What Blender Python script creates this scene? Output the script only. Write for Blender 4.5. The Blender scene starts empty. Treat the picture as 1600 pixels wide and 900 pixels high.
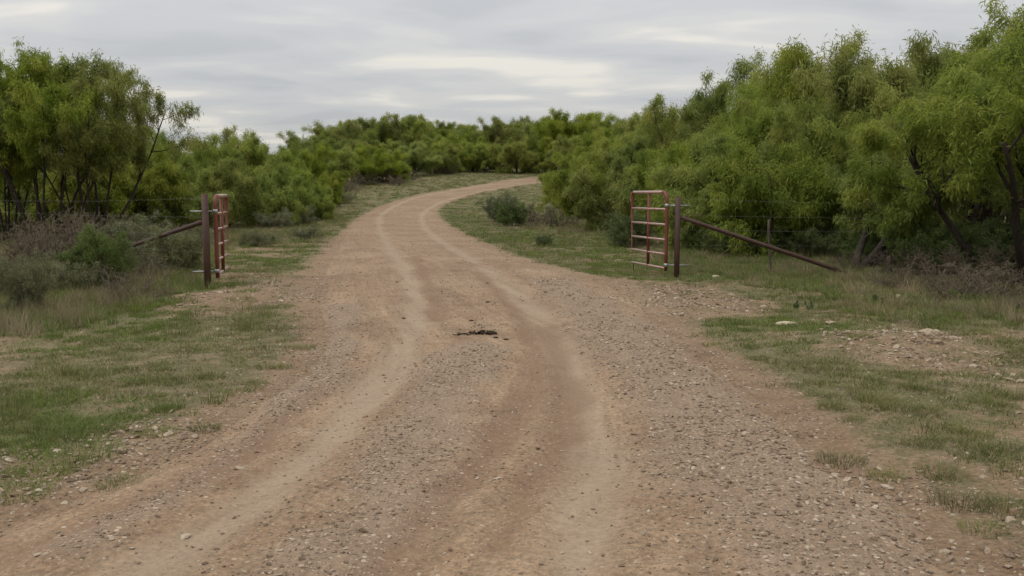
import bpy, bmesh, math, random
import numpy as np
from mathutils import Vector, Matrix

SC = bpy.context.scene
COL = SC.collection
random.seed(7)
NR = np.random.default_rng(11)

# ------------------------------------------------------------------ camera
F = 1400.0                       # focal length in pixels of the 1600 px wide photograph
PITCH = math.atan(147 / 1400)
CAM_H = 1.5
cam = bpy.data.objects.new('camera', bpy.data.cameras.new('camera'))
COL.objects.link(cam)
cam.location = (0, 0, CAM_H)
cam.rotation_euler = (math.pi / 2 - PITCH, 0, 0)
cam.data.sensor_width = 36
cam.data.lens = 36 * F / 1600
cam.data.clip_end = 6000
cam.data.clip_start = 0.05
SC.camera = cam

# ------------------------------------------------------------------ sky and light
SUN_EL, SUN_AZ = math.radians(58), math.radians(-105)      # azimuth from +Y towards +X
w = bpy.data.worlds.new('World')
SC.world = w
w.use_nodes = True
nt = w.node_tree
N, L = nt.nodes, nt.links
N.clear()


def node(tree, kind, **kw):
    n = tree.nodes.new(kind)
    for k, v in kw.items():
        if k.startswith('i_'):
            n.inputs[k[2:]].default_value = v
        else:
            setattr(n, k, v)
    return n


def ramp(tree, stops, interp='LINEAR'):
    n = tree.nodes.new('ShaderNodeValToRGB')
    cr = n.color_ramp
    cr.interpolation = interp
    while len(cr.elements) < len(stops):
        cr.elements.new(0.5)
    for e, (p, c) in zip(cr.elements, stops):
        e.position = p
        e.color = (c, c, c, 1) if isinstance(c, (int, float)) else (*c, 1)
    return n


def mixc(tree, fac, a, b, blend='MIX'):
    n = tree.nodes.new('ShaderNodeMix')
    n.data_type = 'RGBA'
    n.blend_type = blend
    for sock, v in ((n.inputs[0], fac), (n.inputs[6], a), (n.inputs[7], b)):
        if isinstance(v, bpy.types.NodeSocket):
            tree.links.new(v, sock)
        elif isinstance(v, (int, float)):
            sock.default_value = v
        else:
            sock.default_value = (*v, 1)
    return n.outputs[2]


def mth(tree, op, a, b=None, clamp=False):
    n = tree.nodes.new('ShaderNodeMath')
    n.operation = op
    n.use_clamp = clamp
    for i, v in enumerate((a, b)):
        if v is None:
            continue
        if isinstance(v, bpy.types.NodeSocket):
            tree.links.new(v, n.inputs[i])
        else:
            n.inputs[i].default_value = v
    return n.outputs[0]


sky = node(nt, 'ShaderNodeTexSky', sky_type='NISHITA', sun_disc=False)
sky.sun_elevation = SUN_EL
sky.sun_rotation = SUN_AZ
tc = node(nt, 'ShaderNodeTexCoord')
sep = node(nt, 'ShaderNodeSeparateXYZ')
L.new(tc.outputs['Generated'], sep.inputs[0])
zz = mth(nt, 'ADD', mth(nt, 'MAXIMUM', sep.outputs[2], 0.0), 0.08)
cx = mth(nt, 'DIVIDE', sep.outputs[0], zz)
cy = mth(nt, 'DIVIDE', sep.outputs[1], zz)
cmb = node(nt, 'ShaderNodeCombineXYZ')
L.new(mth(nt, 'MULTIPLY', cx, 0.72), cmb.inputs[0])
L.new(mth(nt, 'MULTIPLY', cy, 0.95), cmb.inputs[1])
cmb.inputs[2].default_value = 8.2
n1 = node(nt, 'ShaderNodeTexNoise', i_Scale=1.5, i_Detail=4.0, i_Roughness=0.45, i_Distortion=0.25)
L.new(cmb.outputs[0], n1.inputs['Vector'])
n2 = node(nt, 'ShaderNodeTexNoise', i_Scale=0.3, i_Detail=2.0, i_Roughness=0.5)
L.new(cmb.outputs[0], n2.inputs['Vector'])
cv = mth(nt, 'ADD', mth(nt, 'MULTIPLY', n1.outputs[0], 0.72), mth(nt, 'MULTIPLY', n2.outputs[0], 0.28))
cr = ramp(nt, [(0.35, (5.5, 5.55, 5.65)), (0.45, (6.2, 6.2, 6.2)), (0.51, (6.8, 6.7, 6.5)), (0.60, (8.7, 8.25, 7.4))], 'EASE')
L.new(cv, cr.inputs[0])
# an overcast sky is brighter overhead than low down
lum = mth(nt, 'MULTIPLY', mth(nt, 'ADD', mth(nt, 'MULTIPLY', mth(nt, 'MAXIMUM', sep.outputs[2], 0.0), 2.0), 1.0), 0.79)
skyc = mixc(nt, 0.88, sky.outputs[0], mixc(nt, 1.0, cr.outputs[0], lum, 'MULTIPLY'))
bg = node(nt, 'ShaderNodeBackground', i_Strength=0.1)
L.new(skyc, bg.inputs[0])
wo = node(nt, 'ShaderNodeOutputWorld')
L.new(bg.outputs[0], wo.inputs[0])

sl = bpy.data.lights.new('sun', 'SUN')
sl.energy = 1.4
sl.angle = math.radians(35)
sl.color = (1.0, 0.95, 0.87)
sun = bpy.data.objects.new('sun', sl)
COL.objects.link(sun)
sdir = Vector((math.sin(SUN_AZ) * math.cos(SUN_EL), math.cos(SUN_AZ) * math.cos(SUN_EL), math.sin(SUN_EL)))
sun.rotation_euler = sdir.to_track_quat('Z', 'Y').to_euler()
sun.location = (0, 0, 40)

SC.view_settings.view_transform = 'Standard'
SC.view_settings.look = 'None'
SC.view_settings.gamma = 1
SC.view_settings.use_curve_mapping = False
SC.view_settings.exposure = 0.0
SC.cycles.max_bounces = 6
SC.cycles.diffuse_bounces = 3
SC.cycles.transmission_bounces = 4
SC.cycles.transparent_max_bounces = 4

# ------------------------------------------------------------------ noise and terrain height


def _hash(ix, iy, seed):
    h = (ix.astype(np.int64) * 374761393 + iy.astype(np.int64) * 668265263 + seed * 2147483647) & 0xFFFFFFFF
    h = ((h ^ (h >> 13)) * 1274126177) & 0xFFFFFFFF
    return ((h ^ (h >> 16)) & 0xFFFF) / 65535.0


def vnoise(x, y, s, seed=0):
    x = np.asarray(x, float) / s
    y = np.asarray(y, float) / s
    ix, iy = np.floor(x), np.floor(y)
    fx, fy = x - ix, y - iy
    fx = fx * fx * (3 - 2 * fx)
    fy = fy * fy * (3 - 2 * fy)
    a, b = _hash(ix, iy, seed), _hash(ix + 1, iy, seed)
    c, d = _hash(ix, iy + 1, seed), _hash(ix + 1, iy + 1, seed)
    return (a * (1 - fx) + b * fx) * (1 - fy) + (c * (1 - fx) + d * fx) * fy


def fbm(x, y, s, o=4, seed=0):
    t, a, n = 0, 1.0, 0
    for i in range(o):
        t = t + a * vnoise(x, y, s / 2 ** i, seed + i * 17)
        n += a
        a *= 0.55
    return t / n


def sstep(a, b, x):
    t = np.clip((x - a) / (b - a), 0, 1)
    return t * t * (3 - 2 * t)


def hbase(y):
    u = np.minimum(np.maximum(0, np.asarray(y, float) - 40), 135)
    return .08 * u * u / (u + 40)


def ground_at(px, py):
    """Point of the terrain that is seen at a pixel of the 1600 x 900 photograph."""
    c, s = math.cos(PITCH), math.sin(PITCH)
    dx, dy, dz = (px - 800) / F, 1.0, -(py - 450) / F
    d = (dx, dy * c + dz * s, -dy * s + dz * c)
    t = np.geomspace(2, 400, 6000)
    z = CAM_H + d[2] * t - hbase(d[1] * t)
    i = int(np.argmax(z < 0)) if (z < 0).any() else -1
    return np.array((d[0] * t[i], d[1] * t[i]))


def at_depth(px, py, Y):
    """World point at distance Y along the view axis' ground direction, seen at a pixel."""
    c, s = math.cos(PITCH), math.sin(PITCH)
    dx, dy, dz = (px - 800) / F, 1.0, -(py - 450) / F
    d = (dx, dy * c + dz * s, -dy * s + dz * c)
    t = Y / d[1]
    return Vector((d[0] * t, Y, CAM_H + d[2] * t))


def poly(px):
    return np.array([ground_at(*q) for q in px])


def smooth(P, n):
    P = np.asarray(P, float)
    d = np.r_[0, np.cumsum(np.linalg.norm(np.diff(P, axis=0), axis=1))]
    u = np.linspace(0, len(P) - 1, n)
    out = []
    for t in u:
        i = min(int(t), len(P) - 2)
        k = t - i
        p0, p1, p2, p3 = P[max(i - 1, 0)], P[i], P[i + 1], P[min(i + 2, len(P) - 1)]
        out.append(0.5 * ((2 * p1) + (-p0 + p2) * k + (2 * p0 - 5 * p1 + 4 * p2 - p3) * k * k + (-p0 + 3 * p1 - 3 * p2 + p3) * k ** 3))
    return np.array(out)


def seg_dist(X, Y, P):
    best = np.full(X.shape, 1e9)
    for a, b in zip(P[:-1], P[1:]):
        ab = b - a
        l2 = max(float(ab @ ab), 1e-9)
        t = np.clip(((X - a[0]) * ab[0] + (Y - a[1]) * ab[1]) / l2, 0, 1)
        best = np.minimum(best, np.hypot(X - a[0] - t * ab[0], Y - a[1] - t * ab[1]))
    return best


def inside(X, Y, P):
    r = np.zeros(X.shape, bool)
    n = len(P)
    for i in range(n):
        a, b = P[i], P[(i + 1) % n]
        if a[1] == b[1]:
            continue
        c = ((a[1] > Y) != (b[1] > Y)) & (X < (b[0] - a[0]) * (Y - a[1]) / (b[1] - a[1]) + a[0])
        r ^= c
    return r


def sdist(X, Y, P):
    """signed distance to a polygon, positive inside"""
    d = seg_dist(X, Y, np.vstack([P, P[:1]]))
    return np.where(inside(X, Y, P), d, -d)


LE = np.vstack([[(-3.6, -14), (-3.2, -6), (-2.95, 0), (-2.72, 3)],
                poly([(0, 790), (150, 740), (270, 690), (350, 640), (440, 590), (480, 530), (474, 480), (484, 440), (508, 400),
                      (552, 352), (575, 335), (610, 318), (660, 304), (720, 294), (790, 282), (835, 277)]),
                [(9, 118), (20, 124), (40, 126), (70, 124)]])
RE = np.vstack([[(1.9, -14), (1.9, -6), (1.9, 0), (1.9, 2.4)],
                poly([(1560, 900), (1480, 800), (1330, 715), (1240, 640), (1150, 570), (1068, 520), (1030, 480), (960, 442),
                      (830, 410), (760, 385), (700, 355), (680, 335), (690, 320), (740, 303), (800, 292), (845, 287)]),
                [(10, 104), (21, 112), (40, 116), (70, 116)]])
LES, RES = smooth(LE, 160), smooth(RE, 160)
ROAD_POLY = np.vstack([LES, RES[::-1]])

PALE = [smooth(poly([(830, 280), (760, 290), (700, 299), (640, 312), (600, 332), (592, 352), (605, 380), (632, 425), (648, 470), (640, 520),
                     (600, 590), (530, 670), (440, 750), (300, 850), (230, 900)]), 60),
        smooth(poly([(840, 284), (780, 294), (735, 303), (690, 316), (662, 332), (660, 350), (685, 375), (735, 405), (790, 445), (845, 500),
                     (885, 555), (910, 610), (930, 680), (932, 760), (915, 830), (900, 900)]), 60)]
DARK = [smooth(poly([(745, 425), (800, 480), (832, 540), (838, 590), (815, 640), (775, 690), (720, 760), (650, 840), (600, 900)]), 40),
        smooth(poly([(850, 510), (885, 580), (890, 640), (870, 700), (820, 780), (780, 850)]), 30),
        smooth(poly([(-40, 890), (150, 815), (330, 740), (430, 670), (500, 610)]), 30),
        smooth(poly([(650, 400), (672, 450), (690, 500)]), 12)]
GRAV = [(smooth(poly([(742, 545), (712, 600), (668, 670), (620, 760), (560, 840), (500, 900)]), 30), 0.42),
        (smooth(poly([(860, 440), (930, 490), (1010, 560), (1090, 650), (1170, 730), (1260, 820), (1330, 900)]), 30), 0.62),
        (smooth(poly([(540, 480), (520, 560), (430, 650), (300, 760), (100, 860)]), 30), 0.25)]
# bare ground off the road
BARE = [poly([(1010, 445), (1080, 448), (1150, 462), (1215, 482), (1150, 496), (1060, 500), (1010, 480)]),
        poly([(1290, 528), (1380, 516), (1480, 520), (1560, 560), (1600, 590), (1500, 590), (1400, 566), (1310, 556)]),
        poly([(255, 490), (330, 456), (400, 446), (500, 430), (500, 470), (420, 478), (330, 486)]),
        poly([(1400, 790), (1600, 800), (1600, 900), (1480, 900)]),
        poly([(1250, 690), (1380, 720), (1440, 800), (1340, 760)]),
        poly([(0, 720), (120, 690), (330, 640), (360, 660), (150, 745), (0, 795)])]


# where the grass comes close to the wheel tracks
VERGE = [poly([(1075, 512), (1180, 520), (1300, 560), (1440, 592), (1600, 605), (1600, 690), (1440, 690), (1320, 645), (1225, 600), (1120, 545)]),
         poly([(0, 530), (200, 500), (480, 490), (480, 535), (400, 590), (300, 645), (160, 700), (0, 730)])]


def hrough(x, y):
    """rolling and lumps of the unpaved ground, zero on the far side"""
    return (fbm(x, y, 3.0, 3, 5) - .5) * .16 + (fbm(x, y, .5, 3, 9) - .5) * .05


def road_d(x, y):
    return sdist(np.asarray(x, float), np.asarray(y, float), ROAD_POLY)


def height(x, y):
    x, y = np.atleast_1d(np.asarray(x, float)), np.atleast_1d(np.asarray(y, float))
    sd = road_d(x, y)
    return hbase(y) + hrough(x, y) * sstep(.15, -1.0, sd) + heap(x, y)


HEAPC = ground_at(1440, 545)


def heap(x, y):
    d = np.hypot((x - HEAPC[0]) / 1.1, (y - HEAPC[1]) / .55)
    lc = ground_at(330, 468)
    d2 = np.hypot((x - lc[0]) / 1.1, (y - lc[1]) / .8)
    return .10 * np.exp(-d * d) * (.35 + 1.3 * fbm(x, y, .3, 3, 77)) + .07 * np.exp(-d2 * d2)


def hz(x, y):
    return float(height([x], [y])[0])


# ------------------------------------------------------------------ helpers for objects


def tag(o, label=None, cat=None, group=None, kind=None):
    for k, v in (('label', label), ('category', cat), ('group', group), ('kind', kind)):
        if v:
            o[k] = v
    return o


def link(o, parent=None):
    COL.objects.link(o)
    if parent:
        o.parent = parent
    return o


def empty(name, loc, rz=0, s=1):
    o = bpy.data.objects.new(name, None)
    o.location = loc
    o.rotation_euler = (0, 0, rz)
    o.scale = (s, s, s) if isinstance(s, (int, float)) else s
    o.empty_display_size = .2
    return link(o)


def mesh_np(name, V, Fc, mat=None, smooth_=False, attrs=None):
    """V (n,3), Fc (m,k) all faces of the same size k, or a list of such arrays"""
    me = bpy.data.meshes.new(name)
    Fl = Fc if isinstance(Fc, list) else [Fc]
    Fl = [np.asarray(f, np.int32) for f in Fl if len(f)]
    V = np.asarray(V, np.float32)
    me.vertices.add(len(V))
    me.vertices.foreach_set('co', V.ravel())
    idx = np.concatenate([f.ravel() for f in Fl])
    tot = np.concatenate([np.full(len(f), f.shape[1], np.int32) for f in Fl])
    me.loops.add(len(idx))
    me.loops.foreach_set('vertex_index', idx)
    me.polygons.add(len(tot))
    me.polygons.foreach_set('loop_start', np.r_[0, np.cumsum(tot)[:-1]].astype(np.int32))
    me.polygons.foreach_set('loop_total', tot)
    if smooth_:
        me.polygons.foreach_set('use_smooth', np.ones(len(tot), bool))
    if attrs:
        for k, v in attrs.items():
            a = me.attributes.new(k, 'FLOAT', 'POINT')
            a.data.foreach_set('value', np.asarray(v, np.float32))
    me.update(calc_edges=True)
    me.validate()
    if mat:
        me.materials.append(mat)
    return me


class MB:
    """collects tubes and solids for one mesh"""

    def __init__(s):
        s.v, s.q, s.t = [], [], []
        s.n = 0

    def add(s, V, Q=(), T=()):
        s.v.append(np.asarray(V, float))
        if len(Q):
            s.q.append(np.asarray(Q) + s.n)
        if len(T):
            s.t.append(np.asarray(T) + s.n)
        s.n += len(V)

    def tube(s, P, R, k=6, cap=True):
        P = np.asarray(P, float)
        n = len(P)
        R = np.broadcast_to(np.asarray(R, float), (n,))
        T = np.gradient(P, axis=0)
        T /= np.linalg.norm(T, axis=1)[:, None] + 1e-9
        a = np.array((0, 0, 1.0)) if abs(T[0][2]) < .9 else np.array((1.0, 0, 0))
        U = np.cross(T, a)
        U /= np.linalg.norm(U, axis=1)[:, None] + 1e-9
        W = np.cross(T, U)
        th = np.arange(k) * 2 * math.pi / k
        V = P[:, None, :] + R[:, None, None] * (np.cos(th)[None, :, None] * U[:, None, :] + np.sin(th)[None, :, None] * W[:, None, :])
        V = V.reshape(-1, 3)
        i = np.arange(n - 1)[:, None] * k
        j = np.arange(k)[None, :]
        j2 = (j + 1) % k
        Q = np.stack([i + j, i + j2, i + k + j2, i + k + j], -1).reshape(-1, 4)
        Tt = []
        if cap:
            V = np.vstack([V, P[:1], P[-1:]])
            jj = np.arange(k)
            Tt = np.vstack([np.stack([np.full(k, n * k), (jj + 1) % k, jj], -1),
                            np.stack([np.full(k, n * k + 1), (n - 1) * k + jj, (n - 1) * k + (jj + 1) % k], -1)])
        s.add(V, Q, Tt)

    def mesh(s, name, mat, smooth_=True):
        return mesh_np(name, np.vstack(s.v), [np.vstack(s.q) if s.q else [], np.vstack(s.t) if s.t else []], mat, smooth_)

    def build(s, name, mat, parent=None, smooth_=True):
        return link(bpy.data.objects.new(name, s.mesh(name, mat, smooth_)), parent)


def new_mat(name):
    m = bpy.data.materials.new(name)
    m.use_nodes = True
    t = m.node_tree
    b = t.nodes['Principled BSDF']
    b.inputs['Specular IOR Level'].default_value = .25
    return m, t, b


def coords(t, scale=1.0, attr='Object'):
    c = t.nodes.new('ShaderNodeTexCoord')
    return c.outputs[attr]


def noise(t, vec, scale, detail=4, rough=.55, out=0):
    n = node(t, 'ShaderNodeTexNoise', i_Scale=scale, i_Detail=detail, i_Roughness=rough)
    t.links.new(vec, n.inputs['Vector'])
    return n.outputs[out]


def attr(t, name, kind='GEOMETRY'):
    a = t.nodes.new('ShaderNodeAttribute')
    a.attribute_name = name
    a.attribute_type = kind
    return a.outputs['Fac']


def bump(t, b, h, strength, dist):
    n = node(t, 'ShaderNodeBump', i_Strength=strength, i_Distance=dist)
    t.links.new(h, n.inputs['Height'])
    t.links.new(n.outputs[0], b.inputs['Normal'])


def rp(t, fac, stops, interp='LINEAR'):
    r = ramp(t, stops, interp)
    t.links.new(fac, r.inputs[0])
    return r.outputs[0]


# ------------------------------------------------------------------ materials


def dirt_nodes(t, co):
    """bare earth colour with embedded stones; returns colour and height"""
    big = noise(t, co, .45, 5, .6)
    mid = noise(t, co, 3.2, 6, .65)
    fine = noise(t, co, 34, 5, .7)
    c = rp(t, big, [(.3, (.165, .103, .061)), (.5, (.218, .145, .089)), (.7, (.262, .186, .117))])
    c = mixc(t, rp(t, mid, [(.4, 0), (.72, .6)]), c, (.280, .208, .140))
    c = mixc(t, rp(t, mid, [(.28, .55), (.45, 0)]), c, (.155, .099, .062))
    c = mixc(t, .75, c, rp(t, fine, [(.3, .42), (.7, 1.55)]), 'MULTIPLY')
    return c, fine, mid


def stone_nodes(t, co, scale):
    v = node(t, 'ShaderNodeTexVoronoi', i_Scale=scale)
    v.inputs['Randomness'].default_value = 1
    t.links.new(co, v.inputs['Vector'])
    return v.outputs['Distance'], v.outputs['Color']


def make_road_mat():
    m, t, b = new_mat('packed_dirt')
    co = coords(t)
    c, fine, mid = dirt_nodes(t, co)
    pale, dark, grav = attr(t, 'pale'), attr(t, 'dark'), attr(t, 'gravel')
    sv = t.nodes.new('ShaderNodeCombineXYZ')
    t.links.new(attr(t, 'across'), sv.inputs[0])
    t.links.new(mth(t, 'MULTIPLY', attr(t, 'along'), .05), sv.inputs[1])
    streak = noise(t, sv.outputs[0], 5.5, 4, .6)
    streak2 = noise(t, sv.outputs[0], 19, 3, .6)
    c = mixc(t, .8, c, rp(t, streak, [(.3, .78), (.7, 1.24)]), 'MULTIPLY')
    c = mixc(t, .5, c, rp(t, streak2, [(.3, .84), (.7, 1.16)]), 'MULTIPLY')
    # gravel embedded in the surface, two sizes
    d1, k1 = stone_nodes(t, co, 30)
    d2, k2 = stone_nodes(t, co, 62)
    s1 = node(t, 'ShaderNodeSeparateColor')
    t.links.new(k1, s1.inputs[0])
    s2 = node(t, 'ShaderNodeSeparateColor')
    t.links.new(k2, s2.inputs[0])
    sc1 = rp(t, s1.outputs[0], [(0, (.12, .083, .062)), (.4, (.22, .160, .115)), (.8, (.31, .235, .172)), (1, (.40, .32, .245))])
    sc2 = rp(t, s2.outputs[0], [(0, (.10, .070, .053)), (.5, (.23, .168, .123)), (1, (.36, .285, .215))])
    m1 = mth(t, 'MULTIPLY', mth(t, 'LESS_THAN', d1, .34), mth(t, 'GREATER_THAN', mth(t, 'ADD', s1.outputs[1], mth(t, 'MULTIPLY', grav, .55)), .84))
    m2 = mth(t, 'MULTIPLY', mth(t, 'LESS_THAN', d2, .36), mth(t, 'GREATER_THAN', mth(t, 'ADD', s2.outputs[1], mth(t, 'MULTIPLY', grav, .6)), .72))
    smask = mth(t, 'SUBTRACT', 1.0, mth(t, 'MULTIPLY', pale, .75))
    c = mixc(t, mth(t, 'MULTIPLY', mth(t, 'MULTIPLY', pale, .8), rp(t, streak, [(.25, .3), (.6, 1)])), c, mixc(t, fine, (.220, .166, .116), (.345, .270, .195)))
    c = mixc(t, mth(t, 'MULTIPLY', grav, .5), c, mixc(t, mid, (.160, .118, .084), (.260, .198, .145)))
    c = mixc(t, mth(t, 'MULTIPLY', dark, .62), c, mixc(t, fine, (.128, .078, .047), (.198, .125, .077)))
    c = mixc(t, mth(t, 'MULTIPLY', m2, smask), c, sc2)
    c = mixc(t, mth(t, 'MULTIPLY', m1, smask), c, sc1)
    t.links.new(c, b.inputs['Base Color'])
    b.inputs['Roughness'].default_value = .95
    h = mth(t, 'ADD', mth(t, 'MULTIPLY', fine, .5), mth(t, 'ADD', mth(t, 'MULTIPLY', mth(t, 'MULTIPLY', m1, smask), .5), mth(t, 'MULTIPLY', mth(t, 'MULTIPLY', m2, smask), .3)))
    bump(t, b, h, .75, .022)
    return m


def make_ground_mat():
    m, t, b = new_mat('pasture_soil')
    co = coords(t)
    c, fine, mid = dirt_nodes(t, co)
    dirt = attr(t, 'dirt')
    veg = noise(t, co, .9, 6, .68)
    veg2 = noise(t, co, 7, 5, .7)
    g = rp(t, veg2, [(.28, (.068, .074, .028)), (.5, (.112, .112, .048)), (.72, (.178, .148, .080))])
    g = mixc(t, rp(t, veg, [(.45, 0), (.7, .6)]), g, (.190, .143, .086))
    g = mixc(t, .8, g, rp(t, fine, [(.3, .4), (.7, 1.6)]), 'MULTIPLY')
    d1, k1 = stone_nodes(t, co, 26)
    s1 = node(t, 'ShaderNodeSeparateColor')
    t.links.new(k1, s1.inputs[0])
    m1 = mth(t, 'MULTIPLY', mth(t, 'LESS_THAN', d1, .33), mth(t, 'GREATER_THAN', s1.outputs[1], .72))
    c = mixc(t, m1, c, rp(t, s1.outputs[0], [(0, (.14, .10, .075)), (.5, (.28, .22, .16)), (1, (.46, .40, .31))]))
    fac = rp(t, mth(t, 'ADD', dirt, mth(t, 'MULTIPLY', mth(t, 'SUBTRACT', veg2, .5), 1.5)), [(.25, .12), (.66, 1)])
    c = mixc(t, fac, g, c)
    t.links.new(c, b.inputs['Base Color'])
    b.inputs['Roughness'].default_value = .97
    bump(t, b, mth(t, 'ADD', fine, mth(t, 'MULTIPLY', m1, .4)), .9, .03)
    return m


def make_leaf_mat(name, lo, mid, hi, trans=.35, var=.25):
    m, t, b = new_mat(name)
    tint = attr(t, 'tint')
    oi = t.nodes.new('ShaderNodeObjectInfo')
    c = rp(t, tint, [(.05, lo), (.5, mid), (.95, hi)])
    hsv = t.nodes.new('ShaderNodeHueSaturation')
    t.links.new(mth(t, 'ADD', mth(t, 'MULTIPLY', oi.outputs['Random'], .022), .489), hsv.inputs['Hue'])
    t.links.new(mth(t, 'ADD', mth(t, 'MULTIPLY', mth(t, 'FRACT', mth(t, 'MULTIPLY', oi.outputs['Random'], 7.31)), 2 * var), 1 - var), hsv.inputs['Value'])
    t.links.new(mth(t, 'ADD', mth(t, 'MULTIPLY', mth(t, 'FRACT', mth(t, 'MULTIPLY', oi.outputs['Random'], 3.77)), .2), .94), hsv.inputs['Saturation'])
    t.links.new(c, hsv.inputs['Color'])
    t.links.new(hsv.outputs[0], b.inputs['Base Color'])
    b.inputs['Roughness'].default_value = .6
    b.inputs['Specular IOR Level'].default_value = .2
    tr = t.nodes.new('ShaderNodeBsdfTranslucent')
    t.links.new(hsv.outputs[0], tr.inputs[0])
    mx = t.nodes.new('ShaderNodeMixShader')
    mx.inputs[0].default_value = trans
    t.links.new(b.outputs[0], mx.inputs[1])
    t.links.new(tr.outputs[0], mx.inputs[2])
    t.links.new(mx.outputs[0], t.nodes['Material Output'].inputs[0])
    return m


def make_bark(name, a, bcol):
    m, t, b = new_mat(name)
    co = coords(t)
    mp = t.nodes.new('ShaderNodeMapping')
    mp.inputs['Scale'].default_value = (9, 9, 2.2)
    t.links.new(co, mp.inputs[0])
    n = noise(t, mp.outputs[0], 4, 6, .7)
    t.links.new(rp(t, n, [(.3, a), (.7, bcol)]), b.inputs['Base Color'])
    b.inputs['Roughness'].default_value = .95
    bump(t, b, n, .8, .03)
    return m


def make_stone_mat(name, stops, inst=True):
    m, t, b = new_mat(name)
    co = coords(t)
    oi = t.nodes.new('ShaderNodeObjectInfo')
    c = rp(t, oi.outputs['Random'], stops)
    n = noise(t, co, 5 if inst else 9, 5, .65)
    c = mixc(t, .8, c, rp(t, n, [(.3, .6), (.7, 1.3)]), 'MULTIPLY')
    t.links.new(c, b.inputs['Base Color'])
    b.inputs['Roughness'].default_value = .93
    bump(t, b, n, .6, .02)
    return m


def make_paint(name, base, worn, amt, rough, coat=0.0):
    m, t, b = new_mat(name)
    co = coords(t)
    n = noise(t, co, 11, 6, .7)
    n2 = noise(t, co, 60, 3, .6)
    c = mixc(t, rp(t, n, [(.5 - amt * .2, 0), (.72 - amt * .1, amt)]), base, worn)
    c = mixc(t, .5, c, rp(t, n2, [(.3, .7), (.7, 1.3)]), 'MULTIPLY')
    t.links.new(c, b.inputs['Base Color'])
    b.inputs['Roughness'].default_value = rough
    b.inputs['Specular IOR Level'].default_value = .5
    b.inputs['Coat Weight'].default_value = coat
    b.inputs['Coat Roughness'].default_value = .18
    return m


M = {}
M['road'] = make_road_mat()
M['ground'] = make_ground_mat()
M['leaf'] = make_leaf_mat('mesquite_leaf', (.125, .168, .034), (.225, .275, .056), (.340, .355, .092), .5, .10)
M['leaf_dark'] = make_leaf_mat('shrub_leaf', (.065, .100, .028), (.110, .150, .048), (.170, .200, .080), .25, .15)
M['leaf_bright'] = make_leaf_mat('green_shrub_leaf', (.070, .115, .030), (.120, .175, .048), (.190, .230, .080), .35, .1)
M['leaf_grey'] = make_leaf_mat('grey_shrub_leaf', (.095, .110, .052), (.160, .172, .088), (.240, .240, .140), .2, .12)
M['grass'] = make_leaf_mat('short_grass', (.092, .108, .034), (.152, .165, .058), (.235, .220, .105), .3, .25)
M['grass_lush'] = make_leaf_mat('lush_grass', (.085, .122, .028), (.140, .182, .048), (.205, .222, .078), .3, .2)
M['grass_dry'] = make_leaf_mat('dry_grass', (.150, .112, .066), (.250, .198, .124), (.370, .310, .215), .25, .22)
M['bark'] = make_bark('mesquite_bark', (.020, .015, .012), (.062, .048, .038))
M['bark_grey'] = make_bark('dead_twig', (.085, .067, .044), (.190, .155, .110))
M['pebble'] = make_stone_mat('gravel_stone', [(0, (.165, .117, .080)), (.25, (.22, .160, .112)), (.6, (.285, .220, .158)), (.9, (.40, .325, .245)), (1, (.50, .43, .335))])
M['rock'] = make_stone_mat('limestone', [(0, (.22, .165, .115)), (.5, (.32, .25, .182)), (1, (.42, .35, .265))], False)
M['rock_pale'] = make_stone_mat('pale_limestone', [(0, (.42, .36, .26)), (1, (.50, .44, .34))], False)
M['red'] = make_paint('red_gate_paint', (.125, .023, .016), (.17, .048, .034), .4, .65, .04)
M['rail'] = make_paint('sky_lit_gate_paint', (.26, .125, .10), (.42, .30, .26), .7, .33, .5)  # paler copy of the gate red, bright sky sheen on rails put into the colour
M['rust'] = make_paint('rusty_pipe', (.030, .013, .009), (.070, .029, .018), .9, .7)
M['galv'] = make_paint('galvanised_steel', (.32, .325, .33), (.22, .21, .20), .6, .35)
M['galv'].node_tree.nodes['Principled BSDF'].inputs['Metallic'].default_value = .6
M['wire'] = make_paint('wire_steel', (.20, .19, .18), (.12, .09, .07), .5, .5)
M['wood'] = make_bark('weathered_wood', (.045, .034, .026), (.120, .096, .078))
M['dung'] = make_bark('dried_clods', (.028, .018, .010), (.085, .056, .033))
M['cactus'] = make_leaf_mat('cactus_pad', (.045, .062, .020), (.060, .082, .028), (.080, .100, .040), 0.0, .1)

# ------------------------------------------------------------------ ground and road


def axis(lo, dlo, dhi, hi, step, grow):
    a = list(np.arange(dlo, dhi + 1e-6, step))
    s, x = step, dhi
    while x < hi:
        s *= grow
        x += s
        a.append(x)
    s, x, b = step, dlo, []
    while x > lo:
        s *= grow
        x -= s
        b.append(x)
    return np.array(b[::-1] + a)


gx = axis(-3000, -11, 11, 3000, .11, 1.075)
gy = axis(-3000, 2.6, 24, 3000, .11, 1.045)
GX, GY = np.meshgrid(gx, gy)
X, Y = GX.ravel(), GY.ravel()
near = (np.abs(X) < 120) & (Y > -20) & (Y < 260)
sd = np.full(X.shape, -50.0)
sd[near] = road_d(X[near], Y[near])
Z = hbase(Y) + np.where(near, hrough(X, Y) * sstep(.15, -1.0, sd), 0) + heap(X, Y) - .045 * sstep(0.10, .45, sd)
dirt = sstep(-.6, .15, sd) * .95
for P in BARE:
    e = np.full(X.shape, -9.0)
    k = near & (Y < 40)
    e[k] = sdist(X[k], Y[k], P)
    dirt = np.maximum(dirt, (.5 if P is BARE[1] else .66) * sstep(-.5, .25, e))
dirt = np.maximum(dirt, .62 * sstep(.53, .40, fbm(X, Y, .9, 5, 91)) * sstep(40, 25, Y))
k = near & (Y < 40)
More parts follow.
